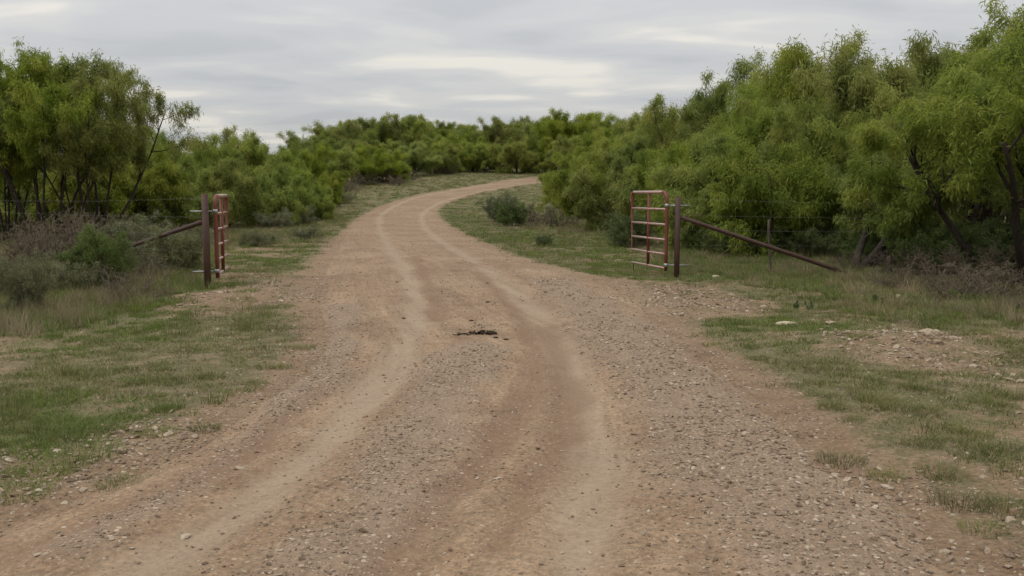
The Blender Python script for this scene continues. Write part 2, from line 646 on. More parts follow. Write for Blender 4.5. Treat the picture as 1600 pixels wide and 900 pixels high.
for P in VERGE:
    e = np.full(X.shape, -9.0)
    e[k] = sdist(X[k], Y[k], P)
    dirt *= 1 - .45 * sstep(-.15, .3, e)
nx, ny = len(gx), len(gy)
i = (np.arange(ny - 1)[:, None] * nx + np.arange(nx - 1)[None, :]).ravel()
Q = np.stack([i, i + 1, i + nx + 1, i + nx], -1)
ground = link(bpy.data.objects.new('ground', mesh_np('ground', np.stack([X, Y, Z], -1), Q, M['ground'], True, {'dirt': dirt})))
tag(ground, kind='structure')

NA, NC = 620, 110
u = np.linspace(0, 1, NA)
LL, RR = smooth(LE, NA), smooth(RE, NA)
wob = (fbm(np.arange(NA) * .13, np.zeros(NA), 1.0, 4, 31) - .5)
v = np.linspace(0, 1, NC)
RX = LL[:, None, 0] * (1 - v) + RR[:, None, 0] * v
RY = LL[:, None, 1] * (1 - v) + RR[:, None, 1] * v
X, Y = RX.ravel(), RY.ravel()
dpale = np.minimum(*[seg_dist(X, Y, P) for P in PALE])
ddark = np.min([seg_dist(X, Y, P) for P in DARK], axis=0)
nn = fbm(X, Y, .8, 4, 41)
pale = sstep(.28, .04, dpale + (nn - .5) * .35)
dark = sstep(.2, .03, ddark + (fbm(X, Y, .5, 4, 51) - .5) * .22)
grav = np.max([sstep(wd, wd * .35, seg_dist(X, Y, P) + (nn - .5) * .45) for P, wd in GRAV], axis=0)
farfade = sstep(45, 20, Y)
edge = np.minimum(v, 1 - v)[None, :] * np.linalg.norm(LL - RR, axis=1)[:, None]
edge = edge.ravel() + (fbm(X, Y, .7, 4, 61) - .5) * .5 * (np.minimum(v, 1 - v)[None, :] + np.zeros((NA, 1))).ravel().clip(0, .1) * 10
Z = hbase(Y) + .012 - .05 * sstep(.55, .0, edge) - .028 * pale - .022 * dark + .02 * grav * farfade
Z += (fbm(X, Y, 1.6, 3, 71) - .5) * .035 * sstep(60, 25, Y) + (fbm(X, Y, .22, 3, 81) - .5) * .02 * (1 - .6 * pale) * sstep(26, 12, Y)
i = (np.arange(NA - 1)[:, None] * NC + np.arange(NC - 1)[None, :]).ravel()
Q = np.stack([i, i + 1, i + NC + 1, i + NC], -1)
road = link(bpy.data.objects.new('dirt_road', mesh_np('dirt_road', np.stack([X, Y, Z], -1), Q, M['road'], True, {'pale': pale, 'dark': dark, 'gravel': grav, 'across': np.linalg.norm(np.stack([X, Y], -1) - np.repeat(LL, NC, 0), axis=1),
                             'along': np.repeat(np.r_[0, np.cumsum(np.linalg.norm(np.diff((LL + RR) / 2, axis=0), axis=1))], NC)})))
tag(road, kind='structure')


def road_masks(x, y):
    n_ = fbm(x, y, .8, 4, 41)
    p_ = sstep(.28, .04, np.minimum(*[seg_dist(x, y, P) for P in PALE]) + (n_ - .5) * .35)
    g_ = np.max([sstep(wd * 1.05, wd * .3, seg_dist(x, y, P) + (n_ - .5) * .45) for P, wd in GRAV], axis=0)
    d_ = sstep(.26, .05, np.min([seg_dist(x, y, P) for P in DARK], axis=0))
    return p_, d_, g_


from mathutils.bvhtree import BVHTree


def bvh_of(o):
    me = o.data
    vs = np.empty(len(me.vertices) * 3, np.float32)
    me.vertices.foreach_get('co', vs)
    ps = np.empty(len(me.polygons) * 4, np.int32)
    me.loops.foreach_get('vertex_index', ps)
    return BVHTree.FromPolygons(vs.reshape(-1, 3).tolist(), ps.reshape(-1, 4).tolist())


TREES = [bvh_of(ground), bvh_of(road)]


def surf(x, y):
    z = -9
    for b in TREES:
        h = b.ray_cast(Vector((x, y, 60)), Vector((0, 0, -1)))
        if h[0] is not None:
            z = max(z, h[0].z)
    return z


# ------------------------------------------------------------------ instancing of what nobody can count


def scatter(name, pts, rot, scl, idx, protos, label, cat):
    me = bpy.data.meshes.new(name)
    me.vertices.add(len(pts))
    me.vertices.foreach_set('co', np.asarray(pts, np.float32).ravel())
    a = me.attributes.new('rot', 'FLOAT_VECTOR', 'POINT')
    a.data.foreach_set('vector', np.asarray(rot, np.float32).ravel())
    a = me.attributes.new('scl', 'FLOAT_VECTOR', 'POINT')
    a.data.foreach_set('vector', np.asarray(scl, np.float32).ravel())
    a = me.attributes.new('idx', 'INT', 'POINT')
    a.data.foreach_set('value', np.asarray(idx, np.int32))
    o = link(bpy.data.objects.new(name, me))
    pc = bpy.data.collections.new(name + '_kinds')
    for i_, m_ in enumerate(protos):
        pc.objects.link(bpy.data.objects.new('%s_kind_%02d' % (name, i_), m_))
    g = bpy.data.node_groups.new(name + '_scatter', 'GeometryNodeTree')
    g.interface.new_socket('Geometry', in_out='INPUT', socket_type='NodeSocketGeometry')
    g.interface.new_socket('Geometry', in_out='OUTPUT', socket_type='NodeSocketGeometry')
    gi, go = g.nodes.new('NodeGroupInput'), g.nodes.new('NodeGroupOutput')
    ci = g.nodes.new('GeometryNodeCollectionInfo')
    ci.inputs['Collection'].default_value = pc
    ci.inputs['Separate Children'].default_value = True
    ci.inputs['Reset Children'].default_value = True
    ip = g.nodes.new('GeometryNodeInstanceOnPoints')
    ip.inputs['Pick Instance'].default_value = True

    def na(nm, ty):
        n = g.nodes.new('GeometryNodeInputNamedAttribute')
        n.data_type = ty
        n.inputs['Name'].default_value = nm
        return n.outputs['Attribute']
    k = g.links.new
    k(gi.outputs[0], ip.inputs['Points'])
    k(ci.outputs[0], ip.inputs['Instance'])
    k(na('idx', 'INT'), ip.inputs['Instance Index'])
    er = g.nodes.new('FunctionNodeEulerToRotation')
    k(na('rot', 'FLOAT_VECTOR'), er.inputs[0])
    k(er.outputs[0], ip.inputs['Rotation'])
    k(na('scl', 'FLOAT_VECTOR'), ip.inputs['Scale'])
    k(ip.outputs[0], go.inputs[0])
    md = o.modifiers.new('scatter', 'NODES')
    md.node_group = g
    tag(o, label, cat, kind='stuff')
    return o


def rock_mesh(name, seed, mat, sub=1, flat=.55, rough=.35):
    bm = bmesh.new()
    bmesh.ops.create_icosphere(bm, subdivisions=sub, radius=.5)
    r = random.Random(seed)
    sx, sy = r.uniform(.75, 1.25), r.uniform(.65, 1.0)
    cut = [(Vector((r.gauss(0, 1), r.gauss(0, 1), r.gauss(0, .8))).normalized(), r.uniform(.2, .4)) for _ in range(9)]
    for v_ in bm.verts:
        v_.co *= 1 + r.uniform(-rough, rough) * .35
        for nrm, d in cut:
            e = v_.co.dot(nrm) - d
            if e > 0:
                v_.co -= nrm * e * .9
        v_.co = Vector((v_.co.x * sx, v_.co.y * sy, v_.co.z * flat))
    me = bpy.data.meshes.new(name)
    bm.to_mesh(me)
    bm.free()
    me.materials.append(mat)
    return me


pebbles = [rock_mesh('gravel_%02d' % q, 100 + q, M['pebble'], 1, random.uniform(.4, .75)) for q in range(7)]


def rand_band(y0, y1, dens, k=.66, c=2.0):
    wmax = k * y1 + c
    n_ = int((y1 - y0) * 2 * wmax * dens)
    x = NR.uniform(-wmax, wmax, n_)
    y = NR.uniform(y0, y1, n_)
    ok = np.abs(x) < k * y + c
    return x[ok], y[ok]


PX, PY, PS = [], [], []
for y0, y1, dn, smin, smax in ((2.2, 6, 1700, .006, .030), (6, 10, 900, .009, .036), (10, 16, 350, .013, .042), (16, 30, 80, .018, .05)):
    x, y = rand_band(y0, y1, dn)
    d_ = road_d(x, y)
    p_, k_, g_ = road_masks(x, y)
    bare = np.max([sstep(-.3, .2, sdist(x, y, P)) for P in BARE], axis=0)
    prob = np.where(d_ > -.1, .30 + .85 * g_ ** 1.3 + .25 * sstep(.7, .0, d_) - .2 * p_ - .2 * k_, .13 + .3 * sstep(-.7, 0, d_) + .75 * bare)
    prob *= .1 + 1.8 * sstep(.25, .75, fbm(x, y, .5, 3, 5))
    ok = NR.random(len(x)) < prob
    x, y, bare = x[ok], y[ok], bare[ok]
    s_ = smin + (smax - smin) * NR.random(len(x)) ** 3.2 * (1 + .4 * g_[ok] * (x > 0))
    s_ *= np.where(NR.random(len(x)) < .012, 1.9, 1) * (1 + 1.6 * bare * NR.random(len(x)) ** 2)
    PX.append(x); PY.append(y); PS.append(s_)
PX, PY, PS = map(np.concatenate, (PX, PY, PS))
PZ = np.array([surf(a, b) for a, b in zip(PX, PY)])
n_ = len(PX)
scatter('gravel', np.stack([PX, PY, PZ + PS * .08], -1), np.stack([NR.normal(0, .25, n_), NR.normal(0, .25, n_), NR.uniform(0, 6.28, n_)], -1),
        np.stack([PS, PS, PS], -1) * NR.uniform(.8, 1.25, (n_, 3)), NR.integers(0, len(pebbles), n_), pebbles,
        'loose brown gravel scattered over the dirt road', 'gravel')


def blade_mesh(name, seed, mat, n, hmin, hmax, rad, width, lean, segs=2):
    r = np.random.default_rng(seed)
    a = r.uniform(0, 6.28, n)
    rr = rad * np.sqrt(r.random(n))
    bx, by = rr * np.cos(a), rr * np.sin(a)
    h = r.uniform(hmin, hmax, n) * (1 - .35 * rr / rad)
    la = a + r.normal(0, .7, n)
    ln = h * np.abs(r.normal(lean, .35, n))
    yaw = r.uniform(0, 6.28, n)
    wx, wy = np.cos(yaw) * width * .5, np.sin(yaw) * width * .5
    V, T = [], []
    Vs = []
    for k_ in range(segs + 1):
        f = k_ / segs
        ox, oy, oz = np.cos(la) * ln * f ** 1.7, np.sin(la) * ln * f ** 1.7, h * (f - .25 * f * f * np.minimum(1, ln / h))
        ww = 1 - f
        if k_ < segs:
            Vs.append(np.stack([bx + ox - wx * ww, by + oy - wy * ww, oz], -1))
            Vs.append(np.stack([bx + ox + wx * ww, by + oy + wy * ww, oz], -1))
        else:
            Vs.append(np.stack([bx + ox, by + oy, oz], -1))
    m_ = len(Vs)
    V = np.stack(Vs, 1).reshape(-1, 3)
    V[:, 2] -= .006
    o_ = np.arange(n) * m_
    for k_ in range(segs - 1):
        q = 2 * k_
        T += [np.stack([o_ + q, o_ + q + 1, o_ + q + 3], -1), np.stack([o_ + q, o_ + q + 3, o_ + q + 2], -1)]
    q = 2 * (segs - 1)
    T.append(np.stack([o_ + q, o_ + q + 1, o_ + q + 2], -1))
    tint = np.repeat(np.clip(r.normal(.5, .25, n), 0, 1), m_)
    return mesh_np(name, V, np.vstack(T), mat, False, {'tint': tint})


gk = [blade_mesh('turf_a', 1, M['grass'], 30, .02, .055, .09, .006, .9), blade_mesh('turf_b', 2, M['grass'], 26, .02, .07, .08, .006, .8),
      blade_mesh('turf_c', 3, M['grass_lush'], 34, .03, .08, .08, .007, .7), blade_mesh('turf_d', 4, M['grass_lush'], 30, .02, .06, .1, .008, 1.0),
      blade_mesh('turf_e', 5, M['grass_dry'], 22, .02, .07, .08, .005, .9),
      blade_mesh('turf_f', 6, M['grass'], 34, .08, .2, .09, .006, .5), blade_mesh('turf_g', 7, M['grass_dry'], 30, .1, .3, .08, .005, .45),
      blade_mesh('turf_h', 8, M['grass_lush'], 34, .1, .24, .1, .008, .5)]
# strip of taller growth along the woods, on both sides
TALL = [poly([(1020, 425), (1120, 425), (1240, 452), (1330, 490), (1420, 510), (1620, 500), (1620, 405), (1400, 395), (1030, 395)]),
        poly([(0, 520), (120, 505), (230, 470), (300, 440), (320, 400), (480, 345), (470, 330), (200, 360), (0, 380)])]
BENDG = poly([(690, 335), (700, 322), (760, 304), (850, 296), (885, 330), (900, 350), (1040, 420), (960, 436), (850, 410), (760, 382)])
GP, GR, GS, GI = [], [], [], []
for y0, y1, dn, sc in ((2.4, 7, 420, .9), (7, 12, 300, 1.0), (12, 20, 170, 1.15), (20, 34, 60, 1.5), (34, 60, 30, 2.0), (60, 125, 9, 2.8)):
    x, y = rand_band(y0, y1, dn, .64, 1.2)
    if y0 > 30:
        k_ = (x < 26) & (x > -46)
        x, y = x[k_], y[k_]
    d_ = road_d(x, y)
    bare = np.max([sstep(-.25, .25, sdist(x, y, P)) for P in BARE], axis=0) if y0 < 20 else np.zeros(len(x))
    tall = np.max([sstep(-.6, .4, sdist(x, y, P)) for P in TALL], axis=0) if y0 < 40 else np.zeros(len(x))
    patch = fbm(x, y, .9, 5, 91)
    clump = vnoise(x, y, .22, 12)
    prob = sstep(.1, -.8, d_) * sstep(.44, .60, patch + (clump - .5) * .45) * .85 + sstep(-.1, -.7, d_) * .18
    prob = np.where(tall > .3, np.maximum(prob, .75 * tall), prob) * (1 - .82 * bare)
    if y0 < 12:
        vg = np.max([sstep(-.2, .3, sdist(x, y, P)) for P in VERGE], axis=0)
        prob = np.maximum(prob, vg * (.10 + .48 * sstep(.42, .62, clump * .5 + vnoise(x, y, .09, 44) * .5)))
    bend = inside(x, y, BENDG)
    prob = np.where(bend, np.maximum(prob, .8 * sstep(.1, -.5, d_)), prob)
    # ragged inner edge
    prob *= sstep(.1, -.3, d_ + (vnoise(x, y, .45, 3) - .5) * 1.0)
    ok = NR.random(len(x)) < prob
    x, y, patch, tall, bend = x[ok], y[ok], patch[ok], tall[ok], bend[ok]
    m_ = len(x)
    kind = np.where(NR.random(m_) < .17, 4, NR.integers(0, 2, m_))
    lush = fbm(x, y, 2.4, 3, 303) + .12 * bend
    kind = np.where((lush > .54) & (NR.random(m_) < .75), NR.integers(2, 4, m_), kind)
    r_ = NR.random(m_) + .25 * bend
    kind = np.where((r_ < .55 * tall) | ((y > 25) & (r_ < .3)), np.where(NR.random(m_) < np.where(x > 0, .18, .34), 6, np.where(NR.random(m_) < .5, 5, 7)), kind)
    kind = np.where((kind < 5) & (NR.random(m_) < .03), 5, kind)
    z = np.array([surf(a, b) for a, b in zip(x, y)])
    s_ = sc * NR.uniform(.6, 1.3, m_)
    zs = s_ * NR.uniform(.7, 1.2, m_) * np.where(y > 34, .62, 1) * np.where((y > 20) & (x < 6) & (kind > 4), .8, 1) * np.where((x > 0) & (y < 20) & (kind > 4), .62, 1)
    GP.append(np.stack([x, y, z], -1))
    GR.append(np.stack([NR.normal(0, .08, m_), NR.normal(0, .08, m_), NR.uniform(0, 6.28, m_)], -1))
    GS.append(np.stack([s_, s_, zs], -1))
    GI.append(kind)
GP, GR, GS, GI = map(np.concatenate, (GP, GR, GS, GI))
scatter('grass', GP, GR, GS, GI, gk, 'short patchy olive grass growing on the road verges', 'grass')
print('GRAVEL', n_, 'GRASS', len(GP))

# ------------------------------------------------------------------ woody plants


def rot_about(v, axis_, ang):
    return Matrix.Rotation(ang, 3, axis_) @ v


def perp(v, r):
    a = Vector((r.gauss(0, 1), r.gauss(0, 1), r.gauss(0, 1)))
    a -= a.project(v)
    return a.normalized()


class Plant:
    def __init__(s, seed, **p):
        s.r = random.Random(seed)
        s.n = np.random.default_rng(seed)
        s.p = p
        s.wood = MB()
        s.leafpos, s.leafdir, s.leaftint, s.leaflen = [], [], [], []
        s.sides = [8, 6, 4, 3, 3]

    def branch(s, p, d, length, rad, lvl, tint):
        P, r = s.p, s.r
        n = (8, 7, 5, 4, 3)[lvl]
        step = length / n
        pts, rs = [p.copy()], [rad]
        d = d.normalized()
        up = P['up'][lvl]
        for k in range(n):
            d = d + perp(d, r) * P['crook'][lvl] * r.uniform(.3, 1.2) + Vector((0, 0, up)) * .12
            if lvl == 0 and 'lean' in P:
                d = d + Vector(P['lean']) * .06
            d.normalize()
            p = p + d * step
            if p.z < .12 and lvl > 0:
                p.z = .12 + r.random() * .08
                d.z = abs(d.z) * .3
            pts.append(p.copy())
            rs.append(max(rad * (1 - .72 * (k + 1) / n), P['tip']))
        s.wood.tube([tuple(q) for q in pts], rs, s.sides[lvl], lvl < 2)
        last = P['levels'] - 1
        if lvl >= last - P.get('leafy', 1):
            s.leaves(pts, lvl, tint)
        if lvl >= last:
            return
        nb = P['kids'][lvl]
        t0 = P['bare'][lvl]
        for q in range(nb):
            t = t0 + (1 - t0) * (q + r.random()) / nb
            t = min(t, .999)
            k = min(int(t * n), n - 1)
            f = t * n - k
            bp = pts[k].lerp(pts[k + 1], f)
            bd = (pts[k + 1] - pts[k]).normalized()
            ax = perp(bd, r)
            nd = rot_about(bd, ax, r.uniform(*P['angle'][lvl]))
            br = (rs[k] * (1 - f) + rs[k + 1] * f) * r.uniform(.55, .75)
            tt = tint if lvl > 1 else min(1, max(0, r.gauss(.5, .2)))
            s.branch(bp, nd, length * P['ratio'][lvl] * r.uniform(.65, 1.25) * (1 - .35 * t), br, lvl + 1, tt)

    def leaves(s, pts, lvl, tint):
        P, n = s.p, s.n
        cnt = int(P['leaves'] * (1.0 if lvl == P['levels'] - 1 else .3) * n.uniform(.5, 1.4))
        if cnt < 1:
            return
        A = np.array([tuple(q) for q in pts])
        t = (n.random(cnt) * .9 + .1) * (len(A) - 1)
        k = np.minimum(t.astype(int), len(A) - 2)
        f = (t - k)[:, None]
        pos = A[k] * (1 - f) + A[k + 1] * f
        pos = pos + n.normal(0, P['spread'], (cnt, 3))
        ax = A[-1] - A[0]
        ax /= np.linalg.norm(ax) + 1e-6
        d = n.normal(0, .75, (cnt, 3)) + ax * .35 + np.array((0, 0, -P['droop']))
        d /= np.linalg.norm(d, axis=1)[:, None]
        s.leafpos.append(pos)
        s.leafdir.append(d)
        s.leaflen.append(n.uniform(.7, 1.3, cnt) * P['leaf'])
        s.leaftint.append(np.clip(tint + n.normal(0, .16, cnt), 0, 1))

    def run(s):
        P, r = s.p, s.r
        for q in range(P['stems']):
            a = (q + r.uniform(-.3, .3)) * 2 * math.pi / P['stems'] + P.get('turn', 0)
            if 'fan' in P:
                a = (q - (P['stems'] - 1) / 2) * P['fan']
            tilt = r.uniform(*P['tilt'])
            d = Vector((math.cos(a) * math.sin(tilt), math.sin(a) * math.sin(tilt), math.cos(tilt)))
            s.branch(Vector((math.cos(a) * P['foot'], math.sin(a) * P['foot'], -.15)), d, P['len'] * r.uniform(*P.get('lv', (.75, 1.1))),
                     P['rad'] * r.uniform(.7, 1.15), 0, .5)
        return s

    def meshes(s, name, bark, leafmat):
        tm = s.wood.mesh(name + '_wood', bark)
        lm = None
        if s.leafpos:
            p = np.vstack(s.leafpos)
            d = np.vstack(s.leafdir)
            ln = np.concatenate(s.leaflen)
            ti = np.concatenate(s.leaftint)
            n_ = len(p)
            a = s.n.normal(0, 1, (n_, 3))
            sd_ = np.cross(d, a)
            sd_ /= np.linalg.norm(sd_, axis=1)[:, None] + 1e-9
            w_ = (ln * s.p['aspect'] * .5)[:, None] * sd_
            tip = p + d * ln[:, None] + np.array((0, 0, -1)) * (ln * .22)[:, None]
            mid_ = p + d * (ln * .45)[:, None]
            V = np.stack([p, mid_ + w_, tip, mid_ - w_], 1)
            k = V[:, :, 2] < .02
            V[:, :, 2][k] = .02
            V = V.reshape(-1, 3)
            o_ = np.arange(n_)[:, None] * 4
            lm = mesh_np(name + '_leaves', V, np.hstack([o_, o_ + 1, o_ + 2, o_ + 3]), leafmat, False, {'tint': np.repeat(ti, 4)})
            s.top = float(np.percentile(V[:, 2], 99.7))
            s.half = float(np.percentile(np.hypot(V[:, 0], V[:, 1]), 97))
        else:
            Vw = np.vstack(s.wood.v)
            s.top = float(np.percentile(Vw[:, 2], 99.5))
            s.half = float(np.percentile(np.hypot(Vw[:, 0], Vw[:, 1]), 97))
        return tm, lm


MESQ = dict(levels=4, kids=(7, 6, 6), bare=(.35, .2, .1), angle=((.45, 1.1), (.4, 1.1), (.4, 1.2)), ratio=(.62, .5, .52), up=(.9, .55, .1, -.5),
            crook=(.16, .20, .26, .3), tip=.004, stems=3, tilt=(.25, .7), foot=.12, len=3.4, rad=.085, leaves=58, spread=.068, droop=.6,
            leaf=.105, aspect=.165, leafy=1)


def kind(base, **kw):
    d = dict(base)
    d.update(kw)
    return d


VAR = {}


def variant(name, seed, bark, leafmat, **p):
    pl = Plant(seed, **p).run()
    tm, lm = pl.meshes(name, bark, leafmat)
    VAR[name] = (tm, lm, pl.top, pl.half)


for q in range(4):
    variant('mesquite_%d' % q, 40 + q, M['bark'], M['leaf'], **kind(MESQ, stems=(3, 2, 4, 3)[q], tilt=((.25, .7), (.2, .5), (.35, .85), (.15, .6))[q]))
variant('airy', 61, M['bark'], M['leaf'], **kind(MESQ, stems=6, tilt=(.1, .62), len=4.2, kids=(7, 6, 5), bare=(.42, .25, .1), ratio=(.46, .48, .5), rad=.055, leaves=48,
                                                 up=(1.0, .8, .3, -.4)))
variant('airy_b', 67, M['bark'], M['leaf'], **kind(MESQ, stems=7, tilt=(.1, .6), len=4.0, kids=(7, 6, 5), bare=(.42, .25, .1), ratio=(.45, .48, .5), rad=.05, leaves=48,
                                                   up=(1.0, .8, .3, -.4)))
variant('open', 69, M['bark'], M['leaf'], **kind(MESQ, stems=9, tilt=(.1, .7), lv=(.94, 1.06), len=4.2, kids=(8, 6, 5), bare=(.45, .25, .1), ratio=(.40, .48, .5), rad=.05, leaves=44,
                                                 up=(.55, .7, .3, -.4), crook=(.12, .2, .26, .3), foot=.25))
for q in range(3):
    variant('dome_%d' % q, 140 + q, M['bark'], M['leaf'], **kind(MESQ, stems=5, tilt=(.2, 1.0), len=2.7, kids=(8, 6, 5), bare=(.3, .15, .1), up=(.55, .25, 0, -.5), leaves=80, rad=.07,
                                                                spread=.085))
variant('canopy', 151, M['bark'], M['leaf'], **kind(MESQ, stems=4, tilt=(.55, 1.05), len=3.3, kids=(6, 6, 6), bare=(.5, .35, .1), ratio=(.55, .5, .5), up=(.75, .45, .05, -.6),
                                                    crook=(.2, .24, .28, .3), rad=.1))
variant('leaning', 63, M['bark'], M['leaf'], **kind(MESQ, stems=3, tilt=(.45, .85), fan=.9, lean=(.7, 0, 0), rad=.12, len=3.0, bare=(.4, .2, .1)))
variant('bush', 71, M['bark'], M['leaf'], **kind(MESQ, stems=6, tilt=(.2, 1.1), len=1.7, rad=.035, kids=(6, 5, 5), bare=(.12, .1, .1), leaves=56, up=(.5, .3, 0, -.5)))
variant('bush_b', 73, M['bark'], M['leaf'], **kind(MESQ, stems=7, tilt=(.1, .9), len=1.9, rad=.04, kids=(6, 5, 4), bare=(.12, .1, .1), leaves=60, up=(.6, .4, 0, -.4)))
SHR = kind(MESQ, levels=3, kids=(8, 7), bare=(.25, .15), stems=9, tilt=(.1, .95), len=.95, rad=.016, tip=.0025, ratio=(.5, .5), foot=.1, leaves=60, leaf=.036, aspect=.3,
           spread=.03, droop=.0, up=(.5, .3, .2))
variant('shrub', 81, M['bark_grey'], M['leaf_dark'], **SHR)
variant('shrub_d', 82, M['bark_grey'], M['leaf_bright'], **kind(SHR, stems=12, leaves=75, tilt=(.05, .85)))
variant('shrub_b', 83, M['bark_grey'], M['leaf_grey'], **kind(SHR, stems=11, leaves=48, kids=(7, 6)))
variant('shrub_c', 85, M['bark_grey'], M['leaf_grey'], **kind(SHR, stems=12, tilt=(.05, .6), leaves=40, len=1.05))
variant('brush', 91, M['bark_grey'], None, **kind(SHR, levels=4, kids=(6, 5, 3), bare=(.15, .1, .1), ratio=(.55, .55, .5), stems=9, tilt=(.3, 1.35), leaves=0, crook=(.3, .3, .35, .35), up=(.3, .1, 0, 0),
                                                  angle=((.4, 1.2),) * 3, tip=.004))
variant('brush_b', 93, M['bark_grey'], None, **kind(SHR, levels=4, kids=(6, 5, 3), bare=(.15, .1, .1), ratio=(.55, .55, .5), stems=12, tilt=(.1, .9), leaves=0, crook=(.25, .3, .35, .35), up=(.5, .2, 0, 0),
                                                    angle=((.4, 1.2),) * 3, tip=.004))
print({k: (len(v[0].polygons), len(v[1].polygons) if v[1] else 0, round(v[2], 2), round(v[3], 2)) for k, v in VAR.items()})
RZ = random.Random(5)


def plant(var, x, y, h, name, label, cat, group=None, rz=None, wide=1.0, sink=.03):
    tm, lm, top, half = VAR[var]
    s = h / top
    o = empty(name, (x, y, surf(x, y) - sink), RZ.uniform(0, 6.28) if rz is None else rz, (s * wide, s * wide, s))
    tag(o, label, cat, group)
    tree = cat == 'tree'
    t = link(bpy.data.objects.new('trunk' if tree else 'stems', tm), o)
    if lm:
        link(bpy.data.objects.new('crown' if tree else 'foliage', lm), o)
    return o


def tree_px(px, Y, ytop, var, label, group=None, **k):
    """tree standing at depth Y in the direction of a pixel column, its top reaching the row ytop"""
    p = at_depth(px, 303, Y)
    top = at_depth(px, ytop, Y).z
    return plant(var, p.x, Y, top - surf(p.x, Y), k.pop('name', 'mesquite_tree'), label, k.pop('cat', 'tree'), group, **k)


# the open airy trees by the short brace
tree_px(72, 26.5, 78, 'open', 'tall open crowned mesquite fanning out from many bare slanting stems', rz=2.2, wide=.9)
tree_px(142, 27, 92, 'open', 'open crowned mesquite leaning out over the dead brush, next to the taller fanned one', rz=.9, wide=.85)
tree_px(8, 27.5, 100, 'airy_b', 'airy mesquite with thin upright bare stems beside the tall fanned one', rz=.3, wide=.8)
tree_px(-90, 28, 100, 'airy_b', 'airy mesquite at the outer end of the thin stemmed trees', rz=1.3)
LMARK = ((0, 'behind the thin stemmed airy trees'), (150, 'behind the rounded green shrub'), (215, 'behind the low end of the short brace'), (275, 'behind the middle of the short brace'),
         (325, 'behind the short brace post'), (358, 'behind the free end of the edge on gate'), (420, 'past the edge on gate'), (490, 'where the thicket nears the road'))


def left_mark(px):
    return min(LMARK, key=lambda m_: abs(m_[0] - px))[1]


GL = 'thicket behind the gate with the short brace'
for px, Y, yt, vr, wd, lb in ((238, 40, 196, 'mesquite_1', .75, 'tall'), (205, 34, 232, 'bush_b', 1, 'low'), (282, 42, 208, 'dome_0', .8, 'tall'), (262, 35, 250, 'bush', 1, 'low'),
                              (325, 46, 214, 'mesquite_3', .8, 'tall'), (372, 60, 200, 'mesquite_1', .9, 'tall'), (345, 38, 250, 'bush_b', 1, 'low'), (408, 62, 208, 'dome_2', .8, 'tall'),
                              (418, 41, 262, 'bush', 1, 'low'), (446, 66, 224, 'mesquite_3', .8, 'tall'), (385, 48, 240, 'bush_b', 1.1, 'low'), (458, 52, 258, 'bush', 1.1, 'low'),
                              (483, 72, 224, 'mesquite_0', .8, 'tall'), (305, 34, 290, 'bush', 1, 'low'), (140, 33, 250, 'bush_b', 1.1, 'low'), (60, 34, 245, 'bush', 1.2, 'low'), (-20, 35, 240, 'bush_b', 1.2, 'low'),
                              (190, 46, 235, 'mesquite_2', .8, 'tall'), (120, 48, 250, 'mesquite_0', .8, 'tall'), (40, 50, 252, 'mesquite_3', .9, 'tall'), (-50, 50, 240, 'mesquite_2', .9, 'tall'),
                              (235, 70, 215, 'mesquite_3', 1, 'tall'), (325, 80, 220, 'mesquite_0', 1, 'tall'), (150, 75, 250, 'mesquite_1', 1, 'tall'), (60, 75, 250, 'mesquite_2', 1, 'tall'),
                              (515, 62, 268, 'bush_b', .9, 'low'), (488, 47, 285, 'bush', .9, 'low')):
    if lb == 'low':
        tree_px(px, Y, yt, vr, 'low bushy mesquite leafy to the ground, ' + left_mark(px), GL + ', low', wide=wd)
    else:
        tree_px(px, Y, yt, vr, 'taller mesquite rising out of the thicket, ' + left_mark(px), GL + ', tall', wide=wd)
GF = 'hilltop trees beyond the road bend'
for k_, (px, Y, yt) in enumerate(((495, 108, 205), (528, 128, 190), (562, 132, 186), (600, 136, 182), (638, 134, 179), (672, 138, 190), (706, 142, 192), (738, 140, 196), (770, 142, 188), (800, 140, 184), (832, 142, 184),
                                  (862, 136, 190), (893, 124, 174), (928, 128, 178), (962, 122, 184), (998, 118, 182), (545, 150, 192), (620, 155, 186), (690, 158, 192), (760, 158, 190), (820, 158, 188), (910, 150, 180), (470, 120, 225), (1030, 112, 180))):
    tree_px(px, Y, yt, 'dome_%d' % (k_ % 3), 'round crowned mesquite in the hilltop wood beyond the road bend', GF, wide=RZ.uniform(.95, 1.2))
GB = 'low bushes on the grassy bank by the road bend'
for k_, (px, Y, yt) in enumerate(((512, 88, 226), (548, 98, 222), (578, 96, 228), (602, 100, 236), (636, 112, 222), (676, 116, 222), (708, 122, 216), (742, 124, 222), (776, 122, 226), (806, 118, 218), (835, 122, 212), (655, 124, 212), (725, 130, 205),
                                  (870, 118, 215), (905, 106, 214), (945, 100, 205), (985, 96, 205))):
    tree_px(px, Y, yt, ('bush', 'dome_1', 'dome_2')[k_ % 3], 'bushy green mesquite fringing the hilltop wood above the grassy bank', GB, wide=RZ.uniform(.95, 1.25))
